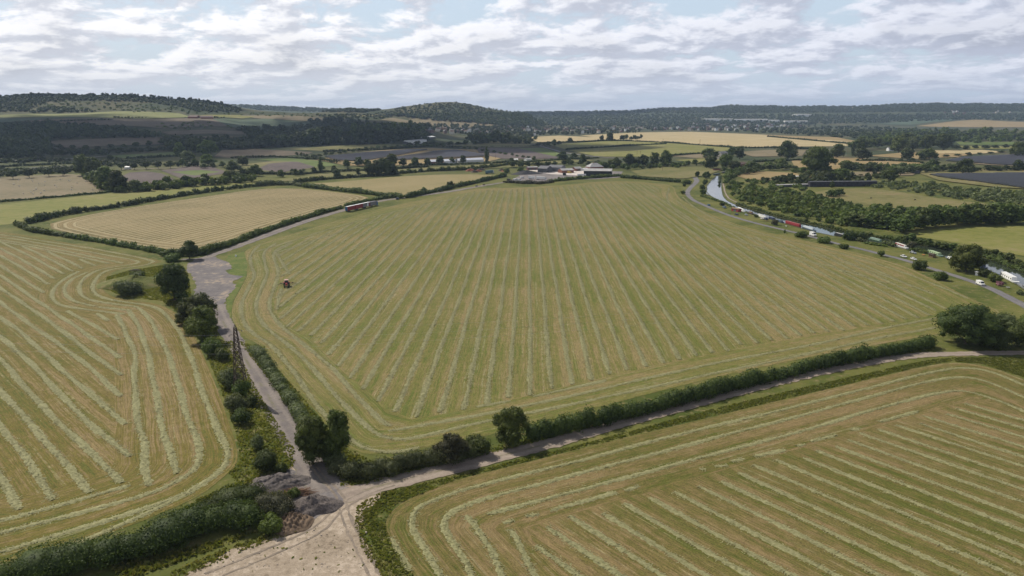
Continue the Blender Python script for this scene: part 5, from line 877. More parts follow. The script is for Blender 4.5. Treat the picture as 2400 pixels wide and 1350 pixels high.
# --- lattice pylon beside the track ---
def pylon(p, H=24.2, b=1.95, rz=.12):
    root = empty('lattice_pylon', tuple(p), rz); tag(root, 'rusty brown lattice pylon standing in bushes beside the grey track', 'pylon')
    def hw(z): return b + (.36 - b) * min(z / (H - 1.2), 1)
    def corner(z, i): w_ = hw(z); return Vector((w_ * (1, -1, -1, 1)[i], w_ * (1, 1, -1, -1)[i], z))
    zs = [0, 3.4, 6.4, 9.1, 11.5, 13.6, 15.5, 17.1, 18.6, 20.0, 21.3, 22.4, 23.0]
    for i in range(4):
        m = MB()
        for a, c in zip(zs, zs[1:]): m.rod(corner(a, i), corner(c, i), .12, 4)
        m.rod(corner(23.0, i), (0, 0, H), .07, 4); m.build('leg', rust, root)
    for i in range(4):
        m = MB(); j = (i + 1) % 4
        for k, (a, c) in enumerate(zip(zs, zs[1:])):
            if k < 9: m.rod(corner(a, i), corner(c, j), .08, 4); m.rod(corner(a, j), corner(c, i), .08, 4)
            else: m.rod(corner(a, i), corner(c, j), .08, 4)
            if k: m.rod(corner(a, i), corner(a, j), .08, 4)
        m.build('bracing', rust, root)
    for z, s in [(22.2, 1), (20.6, -1), (19.0, 1), (17.2, -1), (15.8, 1), (14.6, -1)]:
        m = MB(); L = 1.55; m.rod((0, 0, z), (s * (hw(z) + L), 0, z), .05, 4); m.rod((0, 0, z + .55), (s * (hw(z) + L), 0, z), .035, 4)
        x = s * (hw(z) + L); arm = m.build('crossarm', rust, root); n = MB()
        for q in range(4): n.rod((x, 0, z - .08 - q * .13), (x, 0, z - .17 - q * .13), .10, 8)
        n.build('insulator', dgrey, arm)
    return root
pp = G(566, 926); pylon(pp)
def cable(a, b, sag, label):
    cu = MB(); n = 40; P = [Vector(a).lerp(Vector(b), i / n) - Vector((0, 0, 4 * sag * (i / n) * (1 - i / n))) for i in range(n + 1)]
    for u, v in zip(P, P[1:]): cu.rod(u, v, .016, 4)
    tag(cu.build('power_cable', steel, None), label, 'cable', 'power cables strung from the pylon')
for k, z in enumerate((22.1, 18.9, 15.7)):
    cable((pp[0] + 2, pp[1], z), (pp[0] + 420, pp[1] + 150 + k, 13 + z * .4), 9, 'thin power cable running from the pylon towards the large oak'); cable((pp[0] - 2, pp[1], z - 1.5), (pp[0] - 380, pp[1] + 70 + k, 13 + z * .4), 8, 'thin power cable running from the pylon over the left field')

# --- heaps at the junction ---
def heap(name, px, py, rx, ry, h, m, label, seed, rough=.12, rz=0.0, pw=1.3, cat='heap', lump=0.0, fr=1.0):
    rg = np.random.default_rng(seed); nr, na = 26, 64; V = [(0, 0, h)]; ph = rg.uniform(0, 6.28, 8)
    for i in range(1, nr + 1):
        r = i / nr
        for j in range(na):
            a = 6.283 * j / na; e = 1 + .16 * math.sin(2 * a + ph[0]) + .10 * math.sin(3 * a + ph[1]) + .05 * math.sin(7 * a + ph[2])
            x, y = rx * r * math.cos(a) * e, ry * r * math.sin(a) * e
            z = h * max(1 - r ** pw, 0) * (1 + .15 * math.sin(3 * a + ph[3])) + rough * h * (math.sin(x * 1.3 * fr + ph[4]) * math.sin(y * 1.5 * fr + ph[5])) * (1 - r ** 3) + lump * abs(math.sin(x * 2.6 + y * 1.1 + ph[6]) * math.sin(y * 2.9 - x + ph[7])) * (1 - r ** 4) + rg.normal(0, .02 * h + .03) * (1 - r ** 6)
            V.append((x, y, max(z, -.1) if r < 1 else -.15))
    F3 = [(0, 1 + j, 1 + (j + 1) % na) for j in range(na)]; F4 = []
    for i in range(nr - 1):
        for j in range(na): a = 1 + i * na + j; c = 1 + i * na + (j + 1) % na; F4.append((a, a + na, c + na, c))
    me = raw_mesh(name, V, [np.array(F3), np.array(F4)], smooth=True); return tag(link(name, me, m, None, tuple(G(px, py)), rz), label, cat)
heap('gravel_heap', 730, 1190, 6.2, 5.4, 2.8, ash, 'largest heap of dark grey gravel in the middle of the junction', 3, .14, fr=1.3)
heap('gravel_heap', 650, 1216, 4.0, 3.6, 2.0, ash, 'small smooth grey heap beside the brown clods', 5, .05)
heap('soil_heap', 682, 1226, 4.6, 5.4, 1.7, soil, 'brown cloddy soil heap in front of the grey gravel', 8, .15, -.5, lump=.65)
heap('rubble_heap', 648, 1135, 9.0, 4.6, 2.0, mat('rubble', (.125, .108, .10), .95, var=.4, scale=1.5), 'low grey rubble heap on the left of the track mouth', 9, .22, .15, lump=.3)
heap('earth_mound', 318, 668, 18, 14, 4.2, GRASS, 'grassy earth mound overgrown with weeds in the left field', 12, .12, .1, pw=2.0, cat='mound', fr=.25)
def sticks(name, px, py, rx, ry, h, n, L, m, label, seed):
    rg = np.random.default_rng(seed); mb = MB()
    for _ in range(n):
        a = rg.uniform(0, 6.28); r = math.sqrt(rg.random()); x, y = rx * r * math.cos(a), ry * r * math.sin(a); z = h * (1 - r) * rg.uniform(.2, 1) + .1; t = rg.uniform(0, 3.14); l = L * rg.uniform(.5, 1)
        mb.rod((x, y, z), (x + l * math.cos(t), y + l * math.sin(t) * .7, max(z + rg.normal(0, .35), .03)), rg.uniform(.03, .10), 4, .02)
    return tag(mb.build(name, m, None, tuple(G(px, py))), label, 'pile')
sticks('branch_pile', 698, 1158, 3.2, 1.7, 1.7, 170, 3.0, stick, 'reddish brown pile of dead branches behind the gravel heap', 4)
sticks('branch_pile', 640, 1140, 7, 2.4, .9, 70, 2.2, mat('pale_timber', (.42, .38, .33), .8), 'scatter of pale broken timber on the rubble heap', 6)
sticks('branch_pile', 318, 635, 3.5, 1.6, 1.6, 110, 2.6, mat('grey_twigs', (.20, .17, .16), .9), 'grey twig pile on top of the grassy mound', 7)
# stones lying on the crushed chalk
mb = MB(); rg = np.random.default_rng(2); Wg = np.array(GG([(735, 1230), (860, 1235), (900, 1345), (470, 1348), (560, 1292), (660, 1255)]))[:, :2]
for _ in range(420):
    q = rg.uniform(Wg.min(0), Wg.max(0))
    if inside(q[None], Wg)[0]: s = rg.gamma(2, .035) + .04; mb.box(q[0] - s, q[0] + s * rg.uniform(.4, 1), q[1] - s, q[1] + s * .6, .0, s * rg.uniform(.4, 1), s * .3, s * .2)
tag(mb.build('loose_stones', mat('chalk_stone', (.33, .28, .23), .9, var=.45, scale=.8)), 'loose stones scattered over the pale ground at the bottom', 'stones', kind='stuff')
sk = leaf_geo([(0, 0, .45, .5, .5, .5)], 40, .3, np.random.default_rng(3)); m_ = MB().box(-.55, .55, -.55, .55, 0, .95, .12, .12); q = G(553, 601); tag(m_.build('bulk_bag', white, None, tuple(q), .3, bevel=.12), 'single white bulk bag lying on the lush grass by the farm road', 'bag')

# --- tractor with a twin rotor rake ---
def tractor(px, py, rz):
    root = empty('tractor', tuple(G(px, py)), rz); tag(root, 'dark red tractor with rake arms working on the middle field', 'tractor')
    MB().box(-.2, 2.3, -.42, .42, .95, 1.75, .05, .06).build('bonnet', red, root, bevel=.06); MB().box(-1.5, .6, -.35, .35, .55, 1.0).build('chassis', black, root)
    c = MB().box(-1.35, .15, -.75, .75, 1.0, 2.65, .1, .08).build('cab', glass, root, bevel=.04); MB().box(-1.4, .2, -.8, .8, 2.65, 2.82, .06, .06).build('cab_roof', mat('roof_pink', (.62, .40, .36), .5), c, bevel=.04)
    for y in (-.95, .95): w_ = MB(); w_.wheel(-.85, y, .88, .5, 20); o = w_.build('wheel', rubber, root); MB().wheel(0, 0, .42, .54, 12).build('rim', cream, o, (-.85, y, .46)); MB().box(-1.6, -.1, y - .32, y + .32, 1.72, 1.8).build('mudguard', red, root)
    for y in (-.8, .8): w_ = MB(); w_.wheel(1.75, y, .6, .38, 18); w_.build('wheel', rubber, root)
    MB().rod((1.2, .5, 1.6), (1.2, .5, 2.7), .05).build('exhaust', black, root); MB().rod((-1.3, 0, 2.82), (-1.3, 0, 3.0), .09, 8).build('beacon', orange, root)
    rk = empty('hay_rake', (0, 0, 0)); rk.parent = None; rk.location = G(px, py); rk.rotation_euler = (0, 0, rz); tag(rk, 'folding hay rake with two rotors hitched behind the dark red tractor', 'hay rake')
    MB().rod((-1.6, 0, .7), (-4.6, 0, .9), .10).build('drawbar', red, rk)
    for s in (-1, 1):
        a = MB().rod((-3.4, 0, 1.0), (-3.6, s * 2.1, .9), .08).build('arm', red, rk); r_ = MB()
        for k in range(9): t = 6.283 * k / 9; r_.rod((-3.6, s * 2.3, .6), (-3.6 + 1.35 * math.cos(t), s * 2.3 + 1.35 * math.sin(t), .42), .035, 4); r_.rod((-3.6 + 1.35 * math.cos(t), s * 2.3 + 1.35 * math.sin(t), .42), (-3.6 + 1.4 * math.cos(t), s * 2.3 + 1.4 * math.sin(t), .05), .03, 4)
        r_.rod((-3.6, s * 2.3, .5), (-3.6, s * 2.3, 1.0), .16, 10); r_.build('rotor', black, rk)
        w_ = MB(); w_.wheel(-4.5, s * 1.0, .3, .18, 12); w_.build('wheel', rubber, rk)
    rk.scale = (1.3,) * 3; root.scale = (1.3,) * 3
tractor(672, 672, head(672, 672, 676, 640) + math.pi)

# --- road vehicles ---
def car(px, py, rz, paint, label, kind='car', group=None, name='parked_car', L=4.3):
    root = empty(name, tuple(G(px, py) + np.array([0, 0, .06])), rz); tag(root, label, kind, group); h = L / 2
    MB().prism([(-h, .32), (-h, .78), (-h * .9, .95), (-h * .1, .98), (h * .55, .92), (h * .96, .72), (h, .34)], -.86, .86).build('body', paint, root, bevel=.06)
    g = MB().prism([(-h * .82, .94), (-h * .66, 1.36), (h * .12, 1.38), (h * .5, .93)], -.72, .72).build('window', glass, root); MB().box(-h * .66, h * .12, -.70, .70, 1.37, 1.45, .08, .06).build('roof', paint, root, bevel=.03)
    for x in (-h * .62, h * .62):
        for y in (-.8, .8): w_ = MB(); w_.wheel(x, y, .33, .2, 14); w_.build('wheel', rubber, root)
    for y in (-.62, .62): MB().box(h * .96, h * 1.01, y - .16, y + .16, .55, .68).build('headlight', silver, root)
    return root
def van(px, py, rz, label, paint=None, L=5.2, H=2.3, W=1.95, kind='van', name='parked_van', group=None):
    paint = paint or white; root = empty(name, tuple(G(px, py) + np.array([0, 0, .06])), rz); tag(root, label, kind, group); h = L / 2; w = W / 2
    MB().prism([(-h, .35), (-h, H - .15), (-h + .15, H), (h * .42, H), (h * .62, H * .82), (h * .78, H * .56), (h, H * .48), (h, .35)], -w, w).build('body', paint, root, bevel=.1)
    MB().prism([(h * .50, H * .93), (h * .64, H * .82), (h * .80, H * .56), (h * .74, H * .56)], -w * .86, w * .86).build('windscreen', glass, root)
    for y in (-1, 1): MB().box(h * .22, h * .60, y * (w + .004) - .01, y * (w + .004) + .01, H * .56, H * .8, .05).build('window', glass, root); MB().box(h * .98, h * 1.01, y * w * .72 - .14, y * w * .72 + .14, .75, .95).build('headlight', silver, root)
    for x in (-h * .6, h * .62):
        for y in (-w + .1, w - .1): q_ = MB(); q_.wheel(x, y, .36, .24, 14); q_.build('wheel', rubber, root)
    return root
van(2297, 668, head(2297, 668, 2325, 679), 'white panel van driving on the canal road near the right edge'); van(1905, 553, head(1893, 552, 1930, 563) , 'white camper van parked on the canal road between round bushes', L=6.2, H=2.9, W=2.2)
car(2118, 603, head(2118, 603, 2140, 609), white, 'white car parked on the canal road, left of two'); car(2141, 609, head(2118, 603, 2150, 612), white, 'white car partly hidden by the large round bush')
car(1661, 482, head(1661, 482, 1640, 476), blue, 'blue car on the canal road below the wide water'); car(1726, 504, head(1726, 504, 1700, 497), navy, 'dark navy car on the canal road near the moorings'); van(1698, 488, head(1690, 486, 1720, 494), 'blue grey van parked on the grass by the first moorings', paint=grave, L=4.8, H=1.9)
car(2140, 594, head(2125, 590, 2160, 598), silver, 'silver covered car parked on the grass by the canal garden'); car(1786, 514, head(1786, 514, 1800, 518), cream, 'cream car parked beside the white narrowboat'); van(1795, 515, head(1786, 514, 1800, 518), 'dark van parked beside the white narrowboat', paint=navy, L=4.2, H=1.8); car(1749, 505, head(1740, 502, 1760, 508), silver, 'silver car parked on the canal bank clearing')
car(1117, 437, head(1117, 437, 1134, 433), navy, 'dark car standing on the farm road, left one of two'); car(1134, 434, head(1117, 437, 1134, 433), mat('brown_paint', (.10, .06, .05), .4), 'dark brown car standing on the farm road, right one of two'); van(932, 468, head(932, 468, 950, 463), 'dark van driving on the farm road past the trailers', paint=navy, L=4.6, H=2.1); van(2147, 407, 0.1, 'dark box lorry parked on the pale lane to the right', paint=dgrey, L=11, H=4.6, W=3, kind='lorry'); car(2369, 410, 0.05, green_p, 'dark green vehicle parked beside the right solar rows', L=7); car(1087, 386, .1, white, 'white vehicle beside the long white sheds', L=7)
# articulated trailers along the farm road
def trailer(p, rz, side, label, end=None, L=13.2, H=4.1, group='row of parked lorry trailers'):
    root = empty('lorry_trailer', tuple(p), rz); tag(root, label, 'trailer', group)
    MB().box(0, L, -1.27, 1.27, 1.2, H - .12).build('body', side, root); MB().box(-.04, L + .04, -1.3, 1.3, H - .12, H).build('roof', white, root); MB().box(-.05, -.004, -1.26, 1.26, 1.2, H - .16).build('rear_door', end or side, root)
    MB().box(.2, L - .4, -.5, .5, .85, 1.2).build('chassis', black, root)
    for x in (1.6, 2.9, 4.2):
        for y in (-1.05, 1.05): w_ = MB(); w_.wheel(x, y, .5, .34, 14); w_.build('wheel', rubber, root)
    MB().box(L - 3, L - 2.8, -.9, -.7, .1, 1.0).build('landing_leg', steel, root); return root
ta, tb = G(812, 497), G(884, 481); th = math.atan2(tb[1] - ta[1], tb[0] - ta[0]); du = np.array([math.cos(th), math.sin(th), 0]); Ltot = np.linalg.norm(tb - ta); print('trailer row', Ltot); tl = Ltot / 4.25
grey_c = mat('curtain_grey', (.20, .19, .20), .6); maroon = mat('maroon_side', (.20, .05, .06), .6)
for k, (sd, en, lb) in enumerate([(red, blue, 'red sided trailer with blue rear door, nearest in the row'), (red, red, 'second red sided trailer in the parked row'), (grey_c, grey_c, 'grey and maroon trailer, third in the parked row')]):
    t = trailer(ta + du * (tl * 1.06 * k), th, sd, lb, en, L=tl * 1.0, H=5.0)
    if k == 2: MB().box(tl * .55, tl * .72, -1.30, -1.275, 1.6, 4.3).build('panel', white, t); MB().box(tl * .75, tl * .99, -1.295, -1.275, 1.2, 4.6).build('side_panel', maroon, t)
def lorry(p, rz, side, cabm, label, L=12, H=4.1, name='lorry'):
    root = empty(name, tuple(p), rz); tag(root, label, 'lorry')
    MB().box(0, L - 2.6, -1.27, 1.27, 1.15, H).build('body', side, root, bevel=.05); c = MB().prism([(L - 2.4, .6), (L - 2.4, H * .9), (L - .7, H * .88), (L - .05, H * .5), (L, .6)], -1.22, 1.22).build('cab', cabm, root, bevel=.06)
    MB().prism([(L - .64, H * .84), (L - .05, H * .54), (L - .1, H * .5), (L - .8, H * .8)], -1.1, 1.1).build('windscreen', glass, c); MB().box(.3, L - 1, -.5, .5, .7, 1.15).build('chassis', black, root)
    for x in (1.4, 2.7, L - 1.4):
        for y in (-1.05, 1.05): w_ = MB(); w_.wheel(x, y, .5, .34, 14); w_.build('wheel', rubber, root)
    return root
lorry(ta + du * tl * 3.18, th, grey_c, blue, 'grey lorry with white roof, farthest in the parked row', L=tl * 1.05, H=4.8)
q = G(1258, 421); lorry(q, head(1258, 421, 1286, 423), white, white, 'white lorry parked in front of the grey yard', L=15.5, H=4.6); q = G(1239, 420); trailer(q, head(1239, 420, 1257, 421), white, 'white box trailer parked behind the white lorry', L=9.5, H=4.6, group='trailers parked in the farmyard')
van(1208, 424, head(1196, 422, 1222, 424), 'white van at the farmyard entrance, left', L=7.5, H=3.0); van(1217, 424, head(1196, 422, 1222, 424), 'white van at the farmyard entrance, right', L=6, H=2.7); van(1224, 418, .4, 'white pickup parked behind the entrance vans', L=5.5, H=2.2); van(1193, 424, head(1185, 423, 1200, 424), 'dark flat lorry at the farmyard entrance', paint=dgrey, L=6, H=3)
q = G(1139, 408); lorry(q + np.array([0, 0, 0]), head(1139, 409, 1172, 405), mat('teal_curtain', (.10, .18, .22), .5), white, 'blue grey curtain lorry standing among rusty scrap', L=19, H=5.0)
q = G(1353, 413); trailer(q, head(1353, 413, 1376, 413), white, 'white container beside the black barn', L=12.5, H=3.4, group='trailers parked in the farmyard'); van(1335, 406, .2, 'yellow digger cab machine in front of the brick shed', paint=mat('yellow_paint', (.60, .42, .10), .5), L=6.5, H=3.0, kind='digger', name='digger'); van(1323, 411, .5, 'black machine standing alone on the pale concrete', paint=black, L=5, H=3.6, kind='loader', name='loader')
car(1264, 402, .2, white, 'white car beside the dark grey barn'); car(1287, 404, .2, silver, 'silver car in front of the dark grey barns'); 
for i, (x, y, s) in enumerate([(1103, 401, 3.4), (1112, 404, 3), (1121, 402, 2.6), (1128, 399, 3), (1184, 402, 3), (1176, 400, 2.5)]):
    heap('scrap_pile', x, y, s * 2.2, s * 1.6, s, rust if i % 2 else mat('orange_rust', (.30, .11, .06), .8, var=.4, scale=.6), ['rusty scrap pile at the far left of the yard', 'rusty orange scrap beside the hedge', 'low orange scrap pile left of the curtain lorry', 'brown scrap pile behind the curtain lorry', 'orange scrap pile right of the curtain lorry', 'rusty scrap pile by the yard gate'][i], 30 + i, .2, lump=.8)
heap('gravel_heap', 1232, 408, 22, 12, 5.0, mat('coal_grey', (.05, .05, .055), .9, var=.3, scale=.4), 'long dark grey heap at the left of the farmyard', 44, .1, .15)

# --- farm buildings ---
def barn(p0, p1, dep, eave, ridge, wm_, rm, label, name='barn', cat='barn', doors=1, dm=None, hip=False, windows=0, group=None):
    A, B = G(*p0), G(*p1); L = np.linalg.norm((B - A)[:2]); rz = math.atan2(B[1] - A[1], B[0] - A[0]); root = empty(name, tuple(A), rz); tag(root, label, cat, group)
    w_ = MB(); w_.box(0, L, 0, dep, -.2, eave)
    if not hip: w_.add([(0, 0, eave), (0, dep, eave), (0, dep / 2, ridge), (L, 0, eave), (L, dep, eave), (L, dep / 2, ridge)], [(0, 2, 1), (3, 4, 5)])
    wo = w_.build('wall', wm_, root); r_ = MB(); o = .35; k = dep / 2 if hip else 0; hl = min(k, L * .35)
    r_.add([(-o, -o, eave - .05), (L + o, -o, eave - .05), (L + o - hl, dep / 2, ridge + .1), (-o + hl, dep / 2, ridge + .1), (-o, dep + o, eave - .05), (L + o, dep + o, eave - .05)], [(0, 1, 2, 3), (5, 4, 3, 2)] + ([(0, 3, 4), (1, 5, 2)] if hip else []))
    ro = r_.build('roof', rm, root); sd = ro.modifiers.new('thick', 'SOLIDIFY'); sd.thickness = .22; sd.offset = 1
    if hip: MB().box(L * .4, L * .4 + 1, dep / 2 - .5, dep / 2 + .5, ridge - .3, ridge + 1.4).build('chimney', brick, ro)
    for i in range(doors): x = L * (i + .7) / (doors + .4); MB().box(x - 1.8, x + 1.8, -.06, -.012, 0, min(eave * .8, 4)).build('door', dm or dgrey, root)
    for i in range(windows): x = L * (i + .5) / windows; MB().box(x - .5, x + .5, -.05, -.012, eave * .35, eave * .7).build('window', glass, root)
    return root
barn((1368, 413), (1433, 414), 26, 7.6, 10.0, black, fibre, 'large black barn with a pale grey roof at the farmyard', doors=0)
barn((1260, 404), (1281, 405), 20, 6, 9.5, dgrey, slate, 'dark grey gabled barn, left of two', doors=1); barn((1284, 402), (1315, 403), 22, 6.5, 9.5, mat('blue_grey_cladding', (.17, .18, .20), .6), slate, 'blue grey gabled barn, right of two', doors=1)
barn((1237, 398.5), (1260, 398), 8, 4, 5, mat('maroon_cladding', (.16, .08, .09), .7), fibre, 'long low maroon shed at the back of the farmyard', name='shed', cat='shed', doors=2)
barn((1317, 406), (1345, 405), 14, 4, 6.3, brick, fibre, 'red brick shed with pale roof in the farmyard', name='shed', cat='shed', doors=1, windows=2); barn((1349, 401), (1364, 400), 10, 3.5, 6, brick, fibre, 'smaller red brick shed behind the first brick one', name='shed', cat='shed', doors=1)
barn((1383, 400), (1414, 399), 16, 5.5, 11, brick, fibre, 'brick farmhouse with pale hipped roof behind the black barn', name='farmhouse', cat='farmhouse', hip=True, doors=1, windows=4)
barn((1368, 401), (1378, 400), 6, 3.5, 4, white, white, 'small white hut left of the brick farmhouse', name='shed', cat='shed', doors=0)
for i, (a, b) in enumerate([((1007, 385), (1040, 384)), ((1041, 383.5), (1068, 383)), ((1073, 382), (1134, 379))]): barn(a, b, 12, 4, 7.2, brick if i == 0 else white, mat('white_sheet_roof', (.72, .74, .80), .6), ['white roofed long shed with red brick end wall', 'white roofed long shed in the middle of the row', 'longest white roofed shed ending at the lone poplar'][i], name='shed', cat='shed', doors=0)
MB().rod((0, 0, 0), (0, 0, 9), 1.6, 12).build('silo', steel, None, tuple(G(1070, 383))); tag(bpy.data.objects['silo'], 'grey feed silo between the long white roofed sheds', 'silo')
barn((953, 337), (966, 337), 14, 5, 6, dgrey, white, 'small white roofed unit left of the industrial shed', name='industrial_shed', cat='shed', doors=0); barn((968, 338), (1000, 336), 26, 9, 10, white, fibre, 'long white industrial shed before the village wood', name='industrial_shed', cat='shed', doors=0); barn((992, 328), (1021, 327), 22, 6, 8, dgrey, white, 'white roofed unit behind the industrial shed', name='industrial_shed', cat='shed', doors=0)
for i, (a, b, lb) in enumerate([((1648, 284), (1716, 284), 'very long white warehouse beyond the village, left'), ((1722, 285), (1800, 286), 'very long white warehouse beyond the village, right'), ((1800, 287), (1822, 288), 'short grey warehouse joining the long ones'), ((1840, 289), (1893, 289), 'long pale warehouse among trees, right'), ((1868, 273), (1902, 273), 'distant white warehouse on the ridge foot')]): barn(a, b, 60, 14, 17, white, fibre, lb, name='warehouse', cat='warehouse', doors=0)
barn((1898, 438), (2055, 436.5), 6, 6.0, 6.6, mat('dark_stone', (.045, .043, .05), .9, var=.4, scale=.4), dgrey, 'long dark windowless building behind the right meadow', name='dark_building', cat='building', doors=0); barn((1822, 439), (1896, 437), 4, 2.6, 3.2, dgrey, fibre, 'long low open fronted shed left of the dark building', name='shed', cat='shed', doors=0)
barn((1855, 421), (1873, 421), 6, 4.2, 4.7, black, white, 'small field shelter with a bright white roof in the paddock', name='field_shelter', cat='shelter', doors=0); barn((2375, 360), (2387, 360), 8, 8, 8.4, teal, teal, 'green box shaped hut at the right edge of the meadows', name='hut', cat='hut', doors=0)
barn((1735, 392), (1750, 391), 12, 5, 8, brick, tile, 'red brick house half hidden beside the upper canal', name='house', cat='house', doors=0, windows=2); barn((1712, 388), (1722, 388), 8, 4, 6.5, white, slate, 'white house among trees beside the upper canal', name='house', cat='house', doors=0, windows=2); barn((1690, 366), (1706, 365), 14, 6, 9, cream, slate, 'cream house beyond the upper canal bridge', name='house', cat='house', doors=0, windows=3); barn((2083, 354), (2096, 354), 12, 5, 9, white, slate, 'white house in front of the right wood', name='house', cat='house', doors=0, windows=2); barn((1238, 318), (1256, 318), 20, 6, 10, white, slate, 'white farmhouse by the distant wheat', name='house', cat='house', doors=0); barn((440, 278), (462, 278), 26, 6, 11, brick, tile, 'hillside farm building left of the teal field', name='barn', doors=0); barn((470, 279), (500, 279), 24, 6, 11, brick, tile, 'hillside farm building beside its left neighbour', name='barn', doors=0); barn((291, 397), (302, 397), 8, 3.4, 4.5, white, white, 'small white shelter beside the avenue', name='shelter', cat='shelter', doors=0); barn((1205, 378), (1214, 378), 8, 3, 4.5, cream, white, 'small white bungalow by the far clipped hedge', name='house', cat='house', doors=0); barn((1234, 377), (1246, 376.5), 9, 3, 4.5, white, fibre, 'white roofed hut by the far clipped hedge', name='hut', cat='hut', doors=0)

# --- village houses ---
HP = []
for (wm_, rm) in ((cream, tile), (mat('brown_brick', (.17, .11, .09), .85), tile), (white, slate), (mat('brown_brick', (.17, .11, .09), .85), slate)):
    m = MB(); m.box(-5, 5, -4, 4, -1, 5.2); k = len(m.F); m.add([(-5, -4, 5.2), (-5, 4, 5.2), (-5, 0, 7.6), (5, -4, 5.2), (5, 4, 5.2), (5, 0, 7.6)], [(0, 2, 1), (3, 4, 5)]); k = len(m.F)
    m.add([(-5.4, -4.5, 5.05), (5.4, -4.5, 5.05), (5.4, 0, 8.1), (-5.4, 0, 8.1), (-5.4, 4.5, 5.05), (5.4, 4.5, 5.05)], [(0, 1, 2, 3), (5, 4, 3, 2)]); m.box(-3.4, -2.5, -.4, .5, 7.4, 9.2)
    me = bpy.data.meshes.new('house'); me.from_pydata(m.V, [], m.F); me.update(); me.materials.append(wm_); me.materials.append(rm)
    for i, f in enumerate(me.polygons): f.material_index = 1 if i >= k else 0
    HP.append(me)
VH = [('village', [(1190, 302), (1480, 302), (1480, 312), (1370, 315), (1190, 312)], 20, 4), ('village', [(1400, 305), (1560, 303), (1640, 303), (1760, 306), (1800, 309), (1500, 307)], 10, 3.2), ('village', [(940, 306), (1080, 306), (1200, 316), (1120, 318), (960, 314)], 13, 4), ('village', [(1620, 292), (1800, 294), (1920, 298), (1800, 304), (1640, 300)], 15, 3.4), ('outlying houses', [(2180, 262), (2400, 262), (2400, 272), (2200, 270)], 26, 4)]
cnt = 0
for gname, poly, dx_, dy_ in VH:
    for p in area_pts(poly, dx_, dy_):
        o = bpy.data.objects.new('house', HP[int(rng.integers(0, 4))]); COL.objects.link(o); o.location = (p[0], p[1], p[2] + (4 if gname == 'village' else 2)); o.rotation_euler = (0, 0, rng.choice([0, .3, 1.4, 2.0, -.4])); s = rng.uniform(1.0, 1.5); o.scale = (s, s, s * 1.15); cnt += 1
        tag(o, 'house with pitched roof among the trees of the distant village' if gname == 'village' else 'scattered house on the foot of the far right ridge', 'house', 'houses of the distant village' if gname == 'village' else 'houses on the foot of the far ridge')
print('houses', cnt)

# --- solar rows ---
def solar(poly, sp, label, group, ang=0.0, dep=5.6):
    W = np.array(GG(poly))[:, :2]; c = 0
    for yy in np.arange(W[:, 1].min() + 3, W[:, 1].max(), sp):
        xs = np.arange(W[:, 0].min(), W[:, 0].max(), 3.0); ok = inside(np.column_stack([xs, np.full_like(xs, yy)]), W); k = np.nonzero(ok)[0]
        if len(k) < 4: continue
        x0, x1 = xs[k[0]], xs[k[-1]]; z = float(height((x0 + x1) / 2, yy)); L = x1 - x0
        root = empty('solar_panel_row', (x0, yy, z)); tag(root, label, 'solar panels', group)
        MB().add([(0, 0, 3.0), (L, 0, 3.0), (L, dep, .7), (0, dep, .7), (0, 0, 3.08), (L, 0, 3.08), (L, dep, .78), (0, dep, .78)], [(3, 2, 1, 0), (4, 5, 6, 7), (0, 1, 5, 4), (2, 3, 7, 6), (1, 2, 6, 5), (3, 0, 4, 7)]).build('panel', panel, root)
        m = MB()
        for x in np.arange(4, L, 16): m.box(x - .1, x + .1, .9, 1.1, 0, 2.55)
        if m.V: m.build('post', steel, root)
        c += 1
    print('solar', c)
solar([(757, 368), (852, 359), (953, 352), (1006, 351.5), (965, 360), (902, 371), (867, 376.5), (827, 379.5), (781, 377)], 8.6, 'long dark solar panel row in the left far solar block', 'solar panel rows of the left far block')
solar([(876, 378.5), (905, 373), (955, 363.5), (1016, 354), (1066, 353), (1142, 366), (1136, 369), (1066, 373), (1003, 374), (930, 377)], 8.6, 'long dark solar panel row before the white sheds', 'solar panel rows before the white sheds')
solar([(2175, 411), (2300, 409), (2560, 406), (2560, 450), (2400, 444), (2354, 437), (2266, 425), (2213, 419)], 7.6, 'dark solar panel row below the pale lane on the right', 'solar panel rows below the pale lane')
solar([(2215, 378), (2260, 370), (2400, 363), (2520, 360), (2520, 393), (2400, 391), (2330, 387)], 8.4, 'dark solar panel row at the upper right near the hut', 'solar panel rows near the green hut')

